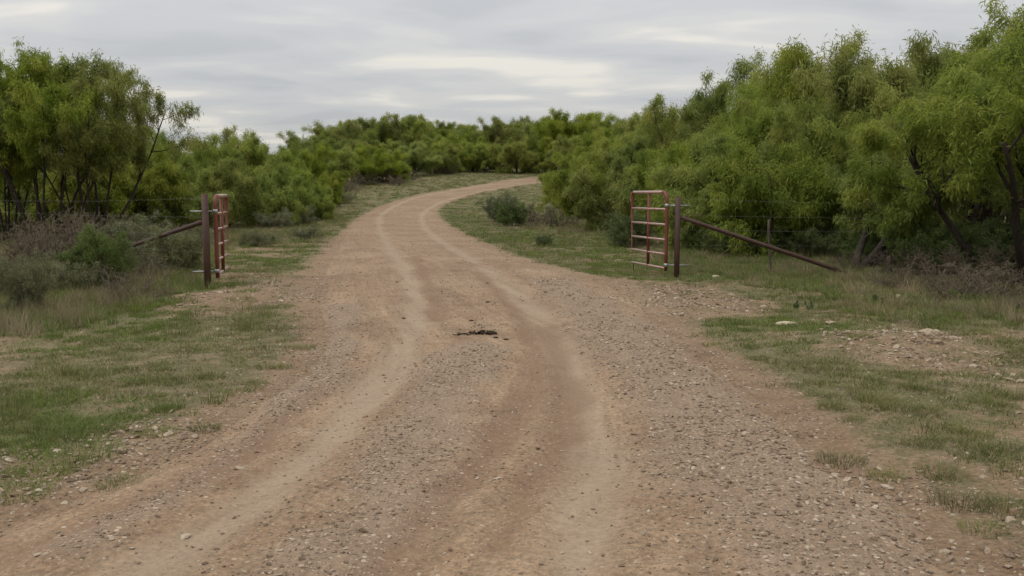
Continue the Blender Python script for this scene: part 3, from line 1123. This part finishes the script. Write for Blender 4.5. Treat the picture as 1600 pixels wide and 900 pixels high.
# trees by the bend, on the inside
tree_px(950, 38.5, 236, 'leaning', 'mesquite with dark trunk leaning toward the road, at the woods edge by the bend', rz=math.pi)
GM = 'wood between the bend and the gate with the long brace'
for px, Y, yt, vr, wd in ((888, 60, 262, 'bush', .9), (915, 50, 240, 'bush_b', 1.0), (940, 58, 215, 'mesquite_2', 1), (985, 46, 218, 'mesquite_0', 1), (1000, 36, 250, 'bush', 1.1), (1030, 52, 176, 'mesquite_1', .9),
                          (1020, 40, 205, 'mesquite_3', 1), (1055, 32, 235, 'bush_b', 1.1), (1075, 44, 150, 'mesquite_0', .85), (1108, 46, 140, 'mesquite_1', .9), (1065, 36, 200, 'mesquite_2', .9),
                          (1010, 70, 192, 'mesquite_2', 1.1), (1060, 66, 180, 'mesquite_3', 1.1), (930, 75, 200, 'mesquite_1', 1.1), (975, 62, 200, 'mesquite_3', 1)):
    mk = min(((870, 'where the wood meets the road bend'), (930, 'behind the shrubs inside the bend'), (985, 'beside the mesquite leaning toward the road'), (1025, 'behind the open six bar gate'),
              (1090, 'between the six bar gate and the tall wood')), key=lambda m_: abs(m_[0] - px))[1]
    tree_px(px, Y, yt, vr, ('low bushy ' if vr.startswith('bush') else 'far ' if Y > 60 else 'taller ' if yt < 190 else 'round crowned ') + 'mesquite ' + mk, GM, wide=wd)
GRW = 'tall wood behind the long brace'
MARKS = ((1015, 'the open gate leaf'), (1062, 'the corner post of the long brace'), (1130, 'the upper half of the long brace'), (1205, 'the wooden stake'), (1262, 'the lower half of the long brace'),
         (1330, 'the foot of the long brace'), (1388, 'the short stump post'), (1465, 'the grey dead brush'), (1580, 'the sprawling limbs'))


def wood_label(px, Y, yt):
    mk = min(MARKS, key=lambda m_: abs(m_[0] - px))[1]
    row = 'front' if Y < 25 else 'second row' if Y < 30 else 'middle' if Y < 39 else 'back'
    return '%s mesquite at %s of wood behind %s' % ('tall' if yt < 145 else 'shorter', row, mk)



for px, Y, yt, vr, wd in ((1140, 38, 118, 'mesquite_3', .85), (1180, 35, 93, 'mesquite_1', .85), (1222, 34, 100, 'dome_0', .85), (1262, 31, 84, 'mesquite_2', .8), (1308, 29, 78, 'dome_1', .85),
                          (1362, 27, 60, 'mesquite_1', .9), (1405, 27, 72, 'mesquite_0', .85), (1442, 25, 58, 'dome_2', .85), (1490, 24, 64, 'mesquite_2', .8), (1520, 22, 48, 'mesquite_1', .85),
                          (1120, 31, 170, 'mesquite_2', .9), (1165, 29, 165, 'dome_2', .9), (1215, 27, 160, 'mesquite_3', .9), (1255, 25, 165, 'mesquite_1', .95), (1310, 24, 150, 'dome_0', .9), (1400, 22, 160, 'mesquite_0', .95),
                          (1160, 48, 140, 'mesquite_2', 1.1), (1240, 46, 130, 'mesquite_1', 1.1), (1330, 42, 110, 'mesquite_0', 1.1), (1420, 40, 105, 'mesquite_3', 1.1), (1500, 36, 95, 'mesquite_2', 1.1), (1580, 32, 60, 'mesquite_3', 1.1),
                          (1650, 28, 40, 'mesquite_0', 1.1)):
    tree_px(px, Y, yt, vr, wood_label(px, Y, yt), GRW, wide=wd)
GU = 'lower front trees of the wood behind the long brace'
for px, Y, yt, vr, wd in ((1098, 26, 232, 'bush_b', 1), (1135, 23.5, 240, 'bush', 1.05), (1165, 24, 215, 'bush_b', 1.05), (1222, 21.5, 225, 'bush_b', 1.05)):
    tree_px(px, Y, yt, vr, 'low leafy ' + wood_label(px, Y, 200).split(' ', 1)[1], GU, wide=wd)
tree_px(1338, 18.3, 185, 'leaning', 'mesquite with thick dark forked trunk just past the foot of the long brace', rz=.2, wide=1.0)
tree_px(1440, 19, 165, 'canopy', 'spreading mesquite over grey dead brush, beside the thick forked trunk', rz=1.0)
tree_px(1566, 17, -6, 'mesquite_1', 'tallest mesquite of the wood with wispy top above dark sprawling limbs', rz=2.4, wide=.95)
tree_px(1600, 15.8, 120, 'canopy', 'spreading mesquite with long dark limbs sprawling low over the dead brush', rz=4.0, wide=1.1)
tree_px(1700, 15, 60, 'mesquite_3', 'mesquite past the sprawling limbs at the end of the wire fence', rz=.5)
tree_px(1515, 20.5, 150, 'canopy', 'mesquite with dark stems in the gap behind the sprawling limbs', rz=3.5)


def shrub_px(px, py, h, var, label, group=None, name='shrub', cat='shrub', wide=1.0):
    g = ground_at(px, py)
    return plant(var, g[0], g[1], h, name, label, cat, group, wide=wide)


shrub_px(160, 455, 1.0, 'shrub_d', 'rounded dark green shrub beside the low end of the short brace', wide=.75)
shrub_px(45, 488, .75, 'shrub_c', 'loose grey green leggy shrub standing in dry grass by the verge', wide=.65)
shrub_px(95, 462, .7, 'shrub_b', 'small grey shrub next to the rounded green one', wide=.8)
shrub_px(-5, 466, .8, 'shrub_b', 'tall grey green shrub at the edge of the dry grass', wide=.65)
shrub_px(275, 430, .95, 'shrub_c', 'thin upright grey shrub under the short brace')
shrub_px(240, 420, .85, 'shrub_b', 'sparse grey shrub behind the low end of the short brace')
shrub_px(210, 400, 1.1, 'shrub_b', 'grey shrub past the end of the short brace')
for px, py, h, wd in ((95, 412, 1.6, 1.0), (175, 402, 1.3, 1.1), (20, 420, 1.1, 1.1), (225, 440, .7, 1.0), (250, 395, 1.1, 1.1), (60, 405, 1.3, 1.0), (150, 395, 1.5, 1), (300, 385, 1.0, 1.1)):
    shrub_px(px, py, h * .75, 'brush_b', 'tangle of leafless grey brown twigs under the airy trees', 'dead brush under the airy trees', 'dead_brush', 'brush', wd)
shrub_px(200, 470, .5, 'brush', 'low sprawling dead bush with bare twigs in front of the green shrub', None, 'dead_brush', 'brush', 1.3)
shrub_px(780, 347, 1.55, 'shrub_c', 'grey green shrub leaning over the grass inside the bend', wide=1.0)
shrub_px(800, 352, 1.25, 'shrub', 'dark rounded shrub at the grassy inside of the bend', wide=1.1)
shrub_px(822, 350, 1.1, 'brush_b', 'dry brown brush beside the dark shrub inside the bend', None, 'dead_brush', 'brush', 1.2)
shrub_px(868, 354, 1.0, 'brush_b', 'dry brown brush below the leaning mesquite', None, 'dead_brush', 'brush', 1.5)
shrub_px(850, 385, .36, 'shrub', 'small bright green bush alone on the grass inside the bend', wide=1.2)
shrub_px(985, 385, 1.0, 'shrub', 'leafy green shrub behind the free end of the right angled gate', wide=1.2)
for px, py, h, wd, vr in ((1440, 455, .85, 1.4, 'brush'), (1500, 470, .8, 1.5, 'brush'), (1560, 462, .9, 1.5, 'brush_b'), (1590, 490, .6, 1.4, 'brush'), (1390, 452, .6, 1.4, 'brush'), (1525, 440, 1.1, 1.3, 'brush_b'), (1470, 436, 1.0, 1.3, 'brush_b'),
                          (1590, 440, 1.2, 1.2, 'brush_b'), (1415, 432, .9, 1.2, 'brush_b'), (1330, 425, .7, 1.2, 'brush_b')):
    shrub_px(px, py, h * .62, vr, 'tangled grey dead brush at the foot of the sprawling limbs', 'dead brush under the tall wood', 'dead_brush', 'brush', wd)
for px, py, h in ((1490, 430, 1.0), (1545, 428, 1.1), (1440, 422, 1.0), (1600, 425, 1.2), (1370, 412, .8), (1290, 405, .8), (1240, 402, .9), (1180, 402, .8), (1130, 400, .8), (1100, 396, .9)):
    shrub_px(px, py, h, 'shrub', 'dark leafy undergrowth shrub in the shade of the wood', 'undergrowth of the wood', wide=1.2)
for px, py, h in ((640, 281, 1.3), (600, 286, 1.5), (570, 289, 1.4), (700, 272, 1.3), (760, 268, 1.4), (850, 268, 2.2), (620, 290, 1.1), (540, 300, 1.2)):
    shrub_px(px, py, h, 'brush_b', 'dry purplish brush on the grassy bank below the hilltop wood', 'dry brush on the bank', 'dead_brush', 'brush', 1.5)
for px, py, h in ((410, 386, .55), (395, 384, .45), (480, 374, .5), (530, 318, 1.1), (517, 322, 1.0), (468, 352, .9), (430, 358, .9)):
    shrub_px(px, py, h, 'shrub_b', 'small greyish bush on the grass beyond the short brace gate', 'small bushes on the bank beyond the gate', wide=1.2)

# bunches of grass one can tell apart
tuft = [blade_mesh('tuft_a', 21, M['grass_dry'], 130, .2, .5, .16, .006, .45, 3), blade_mesh('tuft_b', 22, M['grass'], 220, .06, .19, .16, .0045, .8, 3),
        blade_mesh('tuft_c', 23, M['grass_lush'], 420, .04, .12, .24, .005, .8, 3), blade_mesh('tuft_d', 24, M['grass_dry'], 150, .25, .6, .22, .006, .5, 3)]


def tuft_px(px, py, k, s, label, group=None):
    g = ground_at(px, py)
    o = bpy.data.objects.new('grass_tuft', tuft[k])
    o.location = (g[0], g[1], surf(*g))
    o.rotation_euler = (0, 0, RZ.uniform(0, 6.28))
    o.scale = (s, s, s * RZ.uniform(.85, 1.1))
    tag(link(o), label, 'grass tuft', group)


tuft_px(1315, 722, 1, .85, 'lone olive grass tuft on bare dirt beside the gravel strip')
tuft_px(1335, 660, 1, .5, 'small olive tuft at the inner end of a row of tufts by the gravel')
for px, py, s in ((1440, 700, .5), (1470, 745, .55), (1520, 690, .5), (1545, 640, .5), (1500, 790, .6), (1570, 800, .55), (1535, 830, .45), (1450, 655, .45), (1425, 618, .5), (1300, 640, .5), (1372, 634, .6), (1402, 648, .55), (1282, 620, .4), (1590, 630, .6), (1385, 748, .4), (1345, 545, .6)):
    tuft_px(px, py, 1, s * 1.5, 'olive grass tuft in the loose row along the gravel edge', 'olive tufts along the gravel edge')
for px, py, s in ((105, 690, .8), (128, 712, .75), (80, 728, .7), (95, 668, .7), (60, 745, .55), (30, 772, .55), (245, 678, .45), (140, 675, .6)):
    tuft_px(px, py, 2, s * 1.35, 'bright green low tuft on the verge across from the gravel strip', 'bright green verge tufts')
for px, py, s in ((185, 755, .5), (320, 672, .45), (265, 640, .4), (330, 590, .5), (400, 600, .45), (440, 575, .45), (475, 545, .5)):
    tuft_px(px, py, 1, s * 1.4, 'dull green tuft on the stony verge below the short brace gate', 'dull verge tufts')
for px, py, k, s in ((140, 480, 3, .9), (110, 500, 0, .9), (15, 512, 3, .9), (40, 520, 0, .8), (75, 490, 3, .8), (180, 480, 0, .8), (230, 450, 0, .8), (255, 440, 3, .7), (205, 455, 3, .8)):
    tuft_px(px, py, k, s, 'pale dry bunch grass in front of the shrubs by the short brace', 'dry bunch grass by the shrubs')
for px, py, k, s in ((1330, 480, 0, .8), (1370, 492, 3, .8), (1400, 480, 0, .9), (1450, 488, 3, .8), (1500, 495, 0, .8), (1340, 462, 3, .8), (1420, 466, 3, .8), (1560, 500, 3, .8), (1300, 450, 0, .8), (1260, 430, 3, .8), (1215, 428, 0, .9), (1320, 440, 3, .9), (1360, 440, 0, .9), (1240, 420, 3, .8), (1590, 510, 0, .8)):
    tuft_px(px, py, k, s, 'pale dry bunch grass at the edge of the dead brush', 'dry bunch grass by the dead brush')
for px, py, k, s in ((880, 362, 3, 1.2), (850, 360, 0, 1.3), (905, 362, 3, 1.2), (830, 357, 3, 1.3), (865, 368, 0, 1.0), (800, 362, 0, 1.1)):
    tuft_px(px, py, k, s, 'tan bunch grass below the shrubs inside the bend', 'tan bunch grass inside the bend')

# ------------------------------------------------------------------ gates and fences
S3 = MB


def pipe(a, b, r, name, mat, parent, k=12, n=2, wob=0.0):
    a, b = np.array(a, float), np.array(b, float)
    P = [a + (b - a) * i_ / (n - 1) for i_ in range(n)]
    if wob:
        P = [p + np.array((RZ.gauss(0, wob), RZ.gauss(0, wob), 0)) * (0 < i_ < n - 1) for i_, p in enumerate(P)]
    m = MB()
    m.tube(P, r, k)
    o = m.build(name, mat, parent)
    for p_ in o.data.polygons:
        if len(p_.vertices) == 3:
            p_.use_smooth = False
    return o


def arc_pipe(pts, r, name, mat, parent, k=12):
    m = MB()
    m.tube(pts, r, k)
    return m.build(name, mat, parent)


def make_gate(hinge, free, zt, zb, label, chain):
    """bow gate: hinge and free are ground points (x, y) of its two uprights"""
    hinge, free = np.array(hinge), np.array(free)
    Lg = float(np.linalg.norm(free - hinge))
    ang = math.atan2(free[1] - hinge[1], free[0] - hinge[0])
    g = empty('gate', (hinge[0], hinge[1], surf(*hinge)), ang)
    tag(g, label, 'gate')
    r, R = .031, .16
    # hinge upright bent over into the top rail, then down the free side
    th = np.linspace(0, math.pi / 2, 7)
    up = [(0, 0, zb - .05)] + [(0, 0, z) for z in np.linspace(zb + .3, zt - R, 3)]
    bend1 = [(R - R * math.cos(t), 0, zt - R + R * math.sin(t)) for t in th]
    R2 = .08
    bend2 = [(Lg - R2 + R2 * math.sin(t), 0, zt - R2 + R2 * math.cos(t)) for t in th]
    arc_pipe(up + bend1[1:], r, 'hinge_upright', M['red'], g)
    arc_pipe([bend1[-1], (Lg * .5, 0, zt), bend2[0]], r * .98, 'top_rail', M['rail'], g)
    arc_pipe(bend2 + [(Lg, 0, zb - .02)], r, 'free_upright', M['red'], g)
    pipe((Lg * .5, 0, zb - .01), (Lg * .5, 0, zt - .02), .028, 'middle_upright', M['red'], g)
    hs = [zb + (zt - zb) * f for f in (0, .185, .375, .575, .775)]
    for z in hs:
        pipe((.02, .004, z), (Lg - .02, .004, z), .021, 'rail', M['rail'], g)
    for z in (zt - .24, zb + .06):
        hb_ = MB()
        hb_.tube([(0, 0, z - .03), (0, 0, z + .03)], .036, 12)
        o = hb_.build('hinge_clamp', M['galv'], g)
    if chain:
        pipe((Lg - .03, -.03, zb - .16), (Lg - .03, -.03, zb + .05), .008, 'drop_rod', M['rust'], g, 6)
    return g, ang


pr = ground_at(1057, 432)
plf = ground_at(325, 452)
# ---- the gate standing half open across from the heap of stones
hR = np.array((at_depth(1041, 400, pr[1]).x, pr[1] + .02))
fr = np.array((at_depth(987, 400, pr[1] * 1.095).x, pr[1] * 1.095))
gate_r, ar = make_gate(hR, fr, 1.555, .17, 'six bar red bow gate swung open, hung from the post with the long brace', True)
hLx = np.array((at_depth(339, 400, plf[1] + .12).x, plf[1] + .12))
fl = np.array((at_depth(356.5, 400, plf[1] * 1.115).x, plf[1] * 1.115))
gate_l, al = make_gate(hLx, fl, 1.45, .20, 'narrow looking red bow gate swung edge on, hung from the post with short brace', False)


def bolts(post, hinge, zs, g, side):
    inv = g.matrix_basis.inverted()
    for z in zs:
        zz_ = g.location.z + z
        a = Vector((hinge[0], hinge[1], zz_))
        b = Vector((post[0] + side * .24, post[1] + .0, zz_))
        m = MB()
        m.tube([tuple(inv @ a), tuple(inv @ b)], .011, 8)
        m.build('hinge_bolt', M['galv'], g)


bolts(pr, hR, (1.555 - .24, .23), gate_r, 1)
bolts(plf, hLx, (1.45 - .24, .26), gate_l, -1)


def fence(post, ptop, brace_a, brace_b, wires, wend, label, stakes, stump=None):
    z0 = surf(*post)
    o = empty('wire_fence', (post[0], post[1], z0))
    tag(o, label, 'fence')
    off = np.array((post[0], post[1], z0))
    pipe((0, 0, -.3), (0, 0, ptop), .052, 'corner_post', M['rust'], o, 16, 3)
    pipe(np.array(brace_a) - off, np.array(brace_b) - off, .038, 'brace', M['rust'], o, 12, 8, .006)
    for w0, w1 in wires:
        a = np.array((0, 0.0, w0))
        b = np.array(wend) - off
        b[2] = w1 - z0 + wend[2]
        P = [a + (b - a) * t + np.array((0, 0, -.05 * 4 * t * (1 - t))) + np.array((0, RZ.gauss(0, .004), RZ.gauss(0, .005))) for t in np.linspace(0, 1, 24)]
        m = MB()
        m.tube(P, .001, 5)
        for t in np.linspace(.02, .98, 60):      # barbs
            p = a + (b - a) * t + np.array((0, 0, -.05 * 4 * t * (1 - t)))
            for s_ in (-1, 1):
                d = np.array((RZ.uniform(-.3, .3), RZ.uniform(-1, 1), s_))
                d = d / np.linalg.norm(d) * .012
                m.tube([p - d, p + d], .001, 3)
        m.build('wire', M['wire'], o)
    for (sx, sy, h, r, lx) in stakes:
        zs_ = surf(sx, sy)
        P = [np.array((sx, sy, zs_ - .2)) - off + np.array((lx * t + RZ.gauss(0, .008), RZ.gauss(0, .008), (h + .2) * t)) for t in np.linspace(0, 1, 7)]
        m = MB()
        m.tube(P, np.linspace(r, r * .8, 7), 9)
        m.build('stake', M['wood'], o)
    return o


zR, zL = surf(*pr), surf(*plf)
br = ground_at(1324, 431)
bz = surf(*br)
ws = ground_at(1206, 424)
ws2 = ground_at(1388, 432)
fence(pr, 1.47, (pr[0] + .04, pr[1], at_depth(1062, 339, pr[1]).z), (br[0], br[1], bz + .03),
      [(1.44, 1.30), (1.15, 1.03), (.88, .78), (.60, .50), (.32, .24)], (12.5, 19.5, surf(12.5, 19.5)),
      'wire fence with long rusty brace pole sloping down to the grass', [(ws[0], ws[1], 1.05, .028, -.1), (ws2[0], ws2[1], .36, .05, 0.0), (12.5, 19.5, 1.35, .05, 0)])
b1 = np.array(at_depth(212, 380, 17.6))
b0 = np.array((plf[0] - .03, plf[1] + .03, at_depth(325, 346, plf[1]).z))
bd = b1 - b0
t_end = (b0[2] - .05) / (b0[2] - b1[2])
b2 = b0 + bd * t_end
fence(plf, 1.49, b0, (b2[0], b2[1], surf(b2[0], b2[1]) + .02), [(1.42, 1.35), (1.13, 1.08), (.84, .80), (.56, .52), (.28, .26)], (-15, 24.5, surf(-15, 24.5)),
      'wire fence with short looking rusty brace running back into the shrubs', [(-15, 24.5, 1.4, .05, 0)])

# ------------------------------------------------------------------ stones
stones = [rock_mesh('stone_%d' % q, 300 + q, M['rock'], 2, (.34, .45, .55, .3, .6, .4)[q], .5) for q in range(6)]
pale_st = [rock_mesh('pale_stone_%d' % q, 340 + q, M['rock_pale'], 2, (.3, .5, .6)[q], .22) for q in range(3)]


def stone_px(px, py, size, me, label, group=None, tilt=.2, name='stone'):
    g = ground_at(px, py)
    o = bpy.data.objects.new(name, me)
    size *= .72
    o.scale = (size, size * RZ.uniform(.7, 1.0), size * RZ.uniform(.85, 1.15))
    o.location = (g[0], g[1], surf(*g) + size * .05)
    o.rotation_euler = (RZ.gauss(0, tilt), RZ.gauss(0, tilt), RZ.uniform(0, 6.28))
    tag(link(o), label, 'stone', group)
    return o


o = stone_px(1225, 513, .36, pale_st[0], 'flat pale yellowish slab of stone lying on the grass below the brace', tilt=.05)
o.rotation_euler.z = .1
o.scale = (.38, .2, .2)
stone_px(1297, 513, .26, stones[2], 'rounded grey stone on the grass next to the stony heap', tilt=.1)
stone_px(1464, 530, .26, stones[4], 'upright blocky pale stone on top of the stony heap')
stone_px(1463, 552, .22, stones[2], 'pale block on the slope of the stony heap')
stone_px(1447, 525, .34, stones[0], 'flat tan slab lying beside the upright stone on the heap', tilt=.08)
stone_px(1402, 470, .24, pale_st[2], 'whitish stone lying before the dead brush')
stone_px(1118, 431, .30, pale_st[0], 'long pale flat stone in the grass between post and stake', tilt=.05)
stone_px(1142, 462, .26, stones[5], 'grey stone at the outer edge of the bare ground below the post')
stone_px(1083, 742, .075, pale_st[1], 'small pale stone by itself on the smooth wheel track')
stone_px(290, 838, .10, stones[0], 'tan slab set flush in the dirt by the darker tyre mark', tilt=.03)
stone_px(375, 733, .12, stones[0], 'tan flat stone set in the dirt near the green verge', tilt=.03)
for px, py, s in ((1310, 540, .12), (1340, 535, .14), (1360, 548, .16), (1385, 530, .15), (1400, 556, .18), (1420, 540, .14), (1432, 562, .14), (1450, 570, .15), (1478, 560, .16), (1490, 545, .13), (1505, 570, .18), (1525, 560, .16),
                  (1540, 578, .15), (1375, 518, .13), (1395, 512, .17), (1410, 522, .13), (1330, 552, .13), (1355, 528, .1), (1470, 580, .14), (1500, 590, .14), (1560, 590, .18), (1580, 598, .2), (1592, 602, .2), (1430, 528, .16), (1440, 550, .15), (1415, 566, .12), (1380, 545, .12)):
    stone_px(px, py, s * .8, RZ.choice(stones), 'broken tan stone in the low stony heap on the grass', 'stones of the heap', .35)
for px, py, s in ((1022, 448, .14), (1045, 452, .16), (1062, 446, .15), (1075, 455, .18), (1090, 450, .14), (1100, 460, .16), (1112, 455, .2), (1130, 466, .17), (1150, 470, .16), (1165, 474, .14), (1175, 468, .15), (1080, 470, .12), (1120, 478, .13), (1038, 462, .11), (1190, 482, .13), (1012, 444, .12)):
    stone_px(px, py, s * .85, RZ.choice(stones), 'tan stone on the bare ground below the post with long brace', 'stones below the long brace post', .3)
for px, py, s in ((345, 470, .2), (362, 462, .13), (378, 458, .15), (330, 476, .14), (372, 476, .16), (395, 470, .13), (410, 464, .12), (352, 452, .14), (390, 448, .12), (440, 462, .13), (425, 480, .14), (365, 505, .14), (340, 515, .14), (380, 512, .12), (460, 490, .11), (480, 500, .1), (415, 500, .12), (310, 490, .1), (455, 445, .1)):
    stone_px(px, py, s * .8, RZ.choice(stones), 'tan stone on the verge near the post with short brace', 'stones near the short brace post', .3)
for px, py, s in ((45, 700, .07), (168, 682, .06), (130, 748, .06), (22, 725, .08), (130, 765, .08), (100, 782, .07), (60, 790, .06), (215, 706, .06), (270, 705, .05), (150, 716, .08), (0, 770, .09), (240, 640, .05)):
    stone_px(px, py, s, RZ.choice(stones), 'small tan stone among the bright green verge tufts', 'small stones among the bright tufts', .2)
for px, py, s in ((1570, 745, .06), (1535, 752, .07), (1485, 702, .05), (1455, 790, .06), (1400, 812, .08), (1210, 785, .05), (1235, 760, .05), (1260, 700, .05), (1420, 660, .06), (1590, 655, .09), (1375, 800, .06), (1160, 730, .05), (1120, 790, .05), (1300, 830, .06), (1180, 850, .06)):
    stone_px(px, py, s, RZ.choice(stones), 'small stone by the edge of the gravel strip', 'small stones by the gravel strip', .2)
for px, py, s in ((310, 715, .06), (175, 855, .06), (330, 870, .06), (215, 880, .06), (60, 880, .07), (350, 760, .04), (475, 832, .04), (440, 870, .05), (540, 870, .05), (255, 800, .05), (90, 830, .05), (845, 728, .06), (830, 735, .045), (600, 725, .05)):
    stone_px(px, py, s, RZ.choice(stones), 'small flat stone bedded in the dirt wheel track', 'small stones bedded in the track', .08)
for px, py, s in ((1125, 300, .3), (790, 276, .35), (515, 329, .3), (808, 356, .3), (775, 366, .25), (572, 182, 0)):
    if s:
        stone_px(px, max(py, 278), s, RZ.choice(stones), 'pale stone on the far grassy bank', 'stones on the far bank', .2)

# ------------------------------------------------------------------ dark clods on the road


def clod_heap():
    g = ground_at(737, 525)
    root = empty('manure_heap', (g[0], g[1], surf(*g)))
    tag(root, 'dark brown crumbly heap of dried clods lying mid road', 'manure')
    cl = [rock_mesh('clod_%d' % q, 500 + q, M['dung'], 2, .6, .5) for q in range(4)]
    for k_ in range(34):
        t = k_ / 33
        x = -.20 + .44 * t + RZ.gauss(0, .012)
        s = RZ.uniform(.03, .055) * (.65 + .75 * t)
        y = RZ.gauss(0, .03)
        c = bpy.data.objects.new('clod', RZ.choice(cl))
        z = surf(g[0] + x, g[1] + y) - root.location.z
        c.location = (x, y, z + s * .15 + (RZ.uniform(0, .025) if t > .45 else 0))
        c.scale = (s * RZ.uniform(1, 1.8), s, s * RZ.uniform(.7, 1))
        c.rotation_euler = (RZ.gauss(0, .3), RZ.gauss(0, .3), RZ.uniform(0, 6.28))
        link(c, root)
    for px, py, s in ((762, 474, .05), (774, 531, .04), (630, 497, .035), (736, 504, .04), (790, 534, .04)):
        q = ground_at(px, py)
        c = bpy.data.objects.new('clod', cl[0])
        c.location = (q[0], q[1], surf(*q) + .005)
        c.scale = (s * 1.5, s, s)
        tag(link(c), 'single dark clod dropped on the road apart from the heap', 'clod', 'dark clods on the road')


clod_heap()


def pear(px, py, label):
    g = ground_at(px, py)
    root = empty('prickly_pear', (g[0], g[1], surf(*g)))
    tag(root, label, 'cactus', 'prickly pears in the grass')
    bm = bmesh.new()
    bmesh.ops.create_uvsphere(bm, u_segments=10, v_segments=7, radius=.5)
    for v_ in bm.verts:
        v_.co = Vector((v_.co.x * (.8 + .25 * v_.co.z), v_.co.y * .16, v_.co.z + .45))
    me = bpy.data.meshes.new('pad')
    bm.to_mesh(me)
    bm.free()
    me.polygons.foreach_set('use_smooth', np.ones(len(me.polygons), bool))
    me.materials.append(M['cactus'])
    for k_ in range(7):
        c = bpy.data.objects.new('pad', me)
        s = RZ.uniform(.07, .1)
        lvl = .06 if k_ > 3 else 0
        c.location = (RZ.uniform(-.15, .15), RZ.uniform(-.1, .1), lvl - .01)
        c.scale = (s, s, s)
        c.rotation_euler = (RZ.gauss(0, .3), RZ.gauss(0, .45), RZ.uniform(0, 6.28))
        link(c, root)


pear(1262, 478, 'low dark green prickly pear in the grass below the brace')
pear(1385, 476, 'low dark green prickly pear in the grass below the brace')
